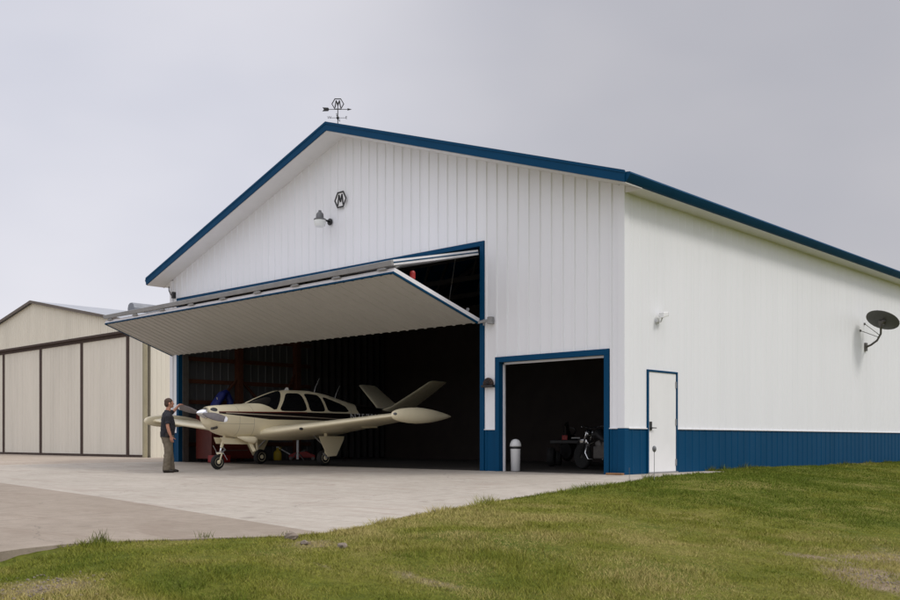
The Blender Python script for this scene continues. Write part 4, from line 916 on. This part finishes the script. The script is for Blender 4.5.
m=MB(); m.tube([(.30,-.40,1.00),(.42,-.28,1.03),(.48,0,.98),(.42,.28,1.03),(.30,.40,1.00)],.014,8); m.build('handlebar',M['chrome'],t,smooth=True)
m=MB(); m.lathe([(.0,.16),(.06,.14),(.09,.06),(.09,.0),(.0,-.01)],(.52,0,.86),axis='x',n=16); m.build('headlight',M['chrome'],t,smooth=True)
m=MB(); m.tube([(-.95,0,.60),(-.85,0,.70),(-.60,0,.66)],[(.05,.02),(.08,.02),(.09,.02)],10,up=(0,0,1)); m.build('rear_fender',M['black'],t,smooth=True)
for s in (-1,1): m=MB(); m.tube([(.30,s*.06,.66),(.36,s*.20,.58),(.34,s*.27,.40),(.28,s*.24,.26),(.20,s*.14,.24)],.020,10); m.build('crash_bar',M['chrome'],t,smooth=True)
m=MB(); m.tube([(.55,0,.52),(.68,0,.67),(.86,0,.66),(1.0,0,.56)],[(.012,.05),(.014,.07),(.014,.07),(.012,.05)],12,up=(0,0,1)); m.build('front_fender',M['chrome'],t,smooth=True)
m=MB(); m.box(-1.0,-.955,-.07,.07,.74,.83); m.build('tail_light',M['red'],t,bevel=.01)
m=MB(); m.prism([(.10,-.16,.80),(.38,-.16,.74),(.34,-.16,.42),(.20,-.16,.36)],(0,-.03,0)); m.build('side_panel',M['cream'],t,bevel=.01)
t=thing('riding_mower','dark riding mower with a red rear reflector left of the motorcycle','mower',(-4.62,4.45,0),R(118))
m=MB(); m.tube([(-.55,0,.42),(-.30,0,.52),(.10,0,.50),(.45,0,.62),(.80,0,.60),(.88,0,.50)],[(.14,.22),(.20,.40),(.12,.30),(.20,.24),(.18,.22),(.10,.18)],14,up=(0,0,1)); m.build('bonnet',M['black'],t,autos=50)
m=MB(); m.tube([(-.30,0,.78),(-.05,0,.76)],[(.06,.22),(.06,.22)],14,up=(0,0,1)); m.tube([(-.34,0,.80),(-.44,0,1.12)],[(.06,.21),(.05,.19)],14,up=(1,0,0)); m.build('seat',M['leather'],t,autos=50)
for x,r in ((-.42,.25),(.66,.19)):
    for y in (-.40,.40):
        m=MB(); m.lathe([(r*.5,-.09),(r*.9,-.09),(r,-.04),(r,.04),(r*.9,.09),(r*.5,.09)],(x,y,r),axis='y',n=22); wl=m.build('wheel',M['rubber'],t,autos=40); m=MB(); m.lathe([(.02,-.085),(r*.5,-.07),(r*.5,.07),(.02,.085)],(x,y,r),axis='y',n=16); m.build('rim',M['black'],wl)
m=MB(); m.tube([(.36,0,.60),(.18,0,.92)],.018,8)
for k in range(20):
    a,b=R(18*k),R(18*k+18); m.bar((.17+.10*math.sin(a),.16*math.cos(a),.93+.10*math.sin(a)),(.17+.10*math.sin(b),.16*math.cos(b),.93+.10*math.sin(b)),.022,.022)
m.build('steering_wheel',M['black'],t)
m=MB(); m.box(-.68,-.66,-.06,.08,.70,.82); m.build('reflector',M['red'],t,bevel=.006)
m=MB(); m.box(-.67,-.655,-.38,-.16,.74,.765); m.build('badge_strip',M['plastic'],t)
m=MB(); m.box(-.66,-.50,-.40,.40,.60,.70); m.build('rear_bumper',M['black'],t,bevel=.02)
t=thing('storage_chest','pale chest on a white tray at the right side of the small bay','chest',(-1.25,2.6,0))
m=MB(); m.box(-.45,.45,-.3,.3,0,.33); m.build('stand',M['black'],t)
m=MB(); m.box(-.50,.50,-.34,.34,.335,.40); m.build('tray',M['wpaint'],t,bevel=.01)
m=MB(); m.prism([(-.46,-.30,.402),(.46,-.30,.402),(.40,-.26,.66),(-.40,-.26,.66)],(0,.56,0)); m.build('chest_body',M['plastic'],t,bevel=.02)
t=thing('shop_cabinet','tall black cabinet against the brown boarded wall behind the small bay','cabinet',(-4.55,8.4,0))
m=MB(); m.box(-.1,.95,-.3,.35,.08,1.98); m.build('carcass',M['black'],t,bevel=.01)
for k in (0,1): m=MB(); m.box(-.08+.515*k,.42+.515*k,-.325,-.302,.12,1.94); d=m.build('cabinet_door',M['black'],t); m=MB(); m.box(.36+.10*k,.38+.10*k,-.345,-.327,1.0,1.15); m.build('handle',M['dsteel'],d)
t=thing('workbench','dark workbench with a pale top at the rear of the small bay','workbench',(-2.6,8.2,0))
m=MB(); m.box(-.9,1.1,-.4,.5,1.62,1.68); m.build('shelf_top',M['plastic'],t)
m=MB(); m.box(-.9,1.1,-.35,.5,.80,.88); m.build('bench_top',M['dsteel'],t)
for x in (-.85,1.05):
    m=MB(); m.box(x-.04,x+.04,-.34,-.26,0,1.618); m.build('leg',M['black'],t)
    m=MB(); m.box(x-.04,x+.04,.40,.48,0,1.618); m.build('leg',M['black'],t)

# ------------------------------------------------------------------ light, sky, camera
ZEN,SOUTH = 2.1,1.36
SUN_EL,SUN_AZ = R(50), R(72)     # azimuth from north (+Y) towards east (+X)
w=bpy.data.worlds.new('World'); scn.world=w; w.use_nodes=True; nt=w.node_tree; N=nt.nodes; L=nt.links
bg=N['Background']; sky=N.new('ShaderNodeTexSky'); sky.sky_type='NISHITA'; sky.sun_disc=False; sky.sun_elevation=SUN_EL; sky.sun_rotation=SUN_AZ; sky.air_density=1.0; sky.dust_density=3.0
tc=N.new('ShaderNodeTexCoord'); sp=N.new('ShaderNodeSeparateXYZ'); L.new(tc.outputs['Generated'],sp.inputs[0])
# cloud deck: overcast luminance grows towards the zenith; a darker bank in the north-west, a brighter deck in the south
def mr(src,a,b,c,d):
    n=N.new('ShaderNodeMapRange'); n.interpolation_type='SMOOTHSTEP'; n.inputs[1].default_value=a; n.inputs[2].default_value=b; n.inputs[3].default_value=c; n.inputs[4].default_value=d; L.new(src,n.inputs[0]); return n.outputs[0]
def dot(v):
    n=N.new('ShaderNodeVectorMath'); n.operation='DOT_PRODUCT'; L.new(tc.outputs['Generated'],n.inputs[0]); n.inputs[1].default_value=Vector(v).normalized(); return n.outputs['Value']
def mul(p,q):
    n=N.new('ShaderNodeMath'); n.operation='MULTIPLY'; L.new(p,n.inputs[0]); L.new(q,n.inputs[1]); return n.outputs[0]
g=mul(mul(mr(sp.outputs[2],.42,.95,.92,ZEN),mr(dot((-.22,.94,.24)),.76,1.0,1.0,.74)),mr(dot((.35,-.9,.35)),-.1,.9,1.0,SOUTH)); g=mul(g,mr(dot((-.93,.30,.10)),.78,1.0,1.0,1.20))
mp=N.new('ShaderNodeMapping'); mp.inputs['Scale'].default_value=(1,1,2.2); L.new(tc.outputs['Generated'],mp.inputs[0])
nz=N.new('ShaderNodeTexNoise'); nz.inputs['Scale'].default_value=1.5; nz.inputs['Detail'].default_value=4; nz.inputs['Roughness'].default_value=.45; L.new(mp.outputs[0],nz.inputs[0])
cr=N.new('ShaderNodeValToRGB'); e=cr.color_ramp.elements; e[0].position=.34; e[0].color=(5.4,5.5,6.25,1); e[1].position=.66; e[1].color=(7.55,7.4,7.8,1); L.new(nz.outputs[0],cr.inputs[0])
ml=N.new('ShaderNodeMix'); ml.data_type='RGBA'; ml.blend_type='MULTIPLY'; ml.inputs[0].default_value=1; L.new(cr.outputs[0],ml.inputs[6])
cb=N.new('ShaderNodeCombineXYZ'); [L.new(g,cb.inputs[i]) for i in range(3)]; L.new(cb.outputs[0],ml.inputs[7])
mx=N.new('ShaderNodeMix'); mx.data_type='RGBA'; mx.inputs[0].default_value=.92; L.new(sky.outputs[0],mx.inputs[6]); L.new(ml.outputs[2],mx.inputs[7])
L.new(mx.outputs[2],bg.inputs[0]); bg.inputs[1].default_value=.10
sl=bpy.data.lights.new('sun','SUN'); sl.energy=1.4; sl.angle=R(14); sl.color=(1,.96,.90); so=bpy.data.objects.new('sun',sl); col.objects.link(so)
sd=Vector((math.sin(SUN_AZ)*math.cos(SUN_EL),math.cos(SUN_AZ)*math.cos(SUN_EL),math.sin(SUN_EL))); so.rotation_euler=sd.to_track_quat('Z','Y').to_euler(); so.location=(20,0,30)
cd=bpy.data.cameras.new('camera'); cam=bpy.data.objects.new('camera',cd); col.objects.link(cam); scn.camera=cam
cd.sensor_width=36; cd.lens=38.53; cd.shift_y=140/900; cd.clip_start=.1; cd.clip_end=3000
cam.location=tuple(CAM); cam.rotation_euler=(R(90),0,AR)
scn.view_settings.view_transform='Standard'; scn.view_settings.look='None'; scn.view_settings.exposure=.12; scn.view_settings.gamma=1; scn.view_settings.use_curve_mapping=False
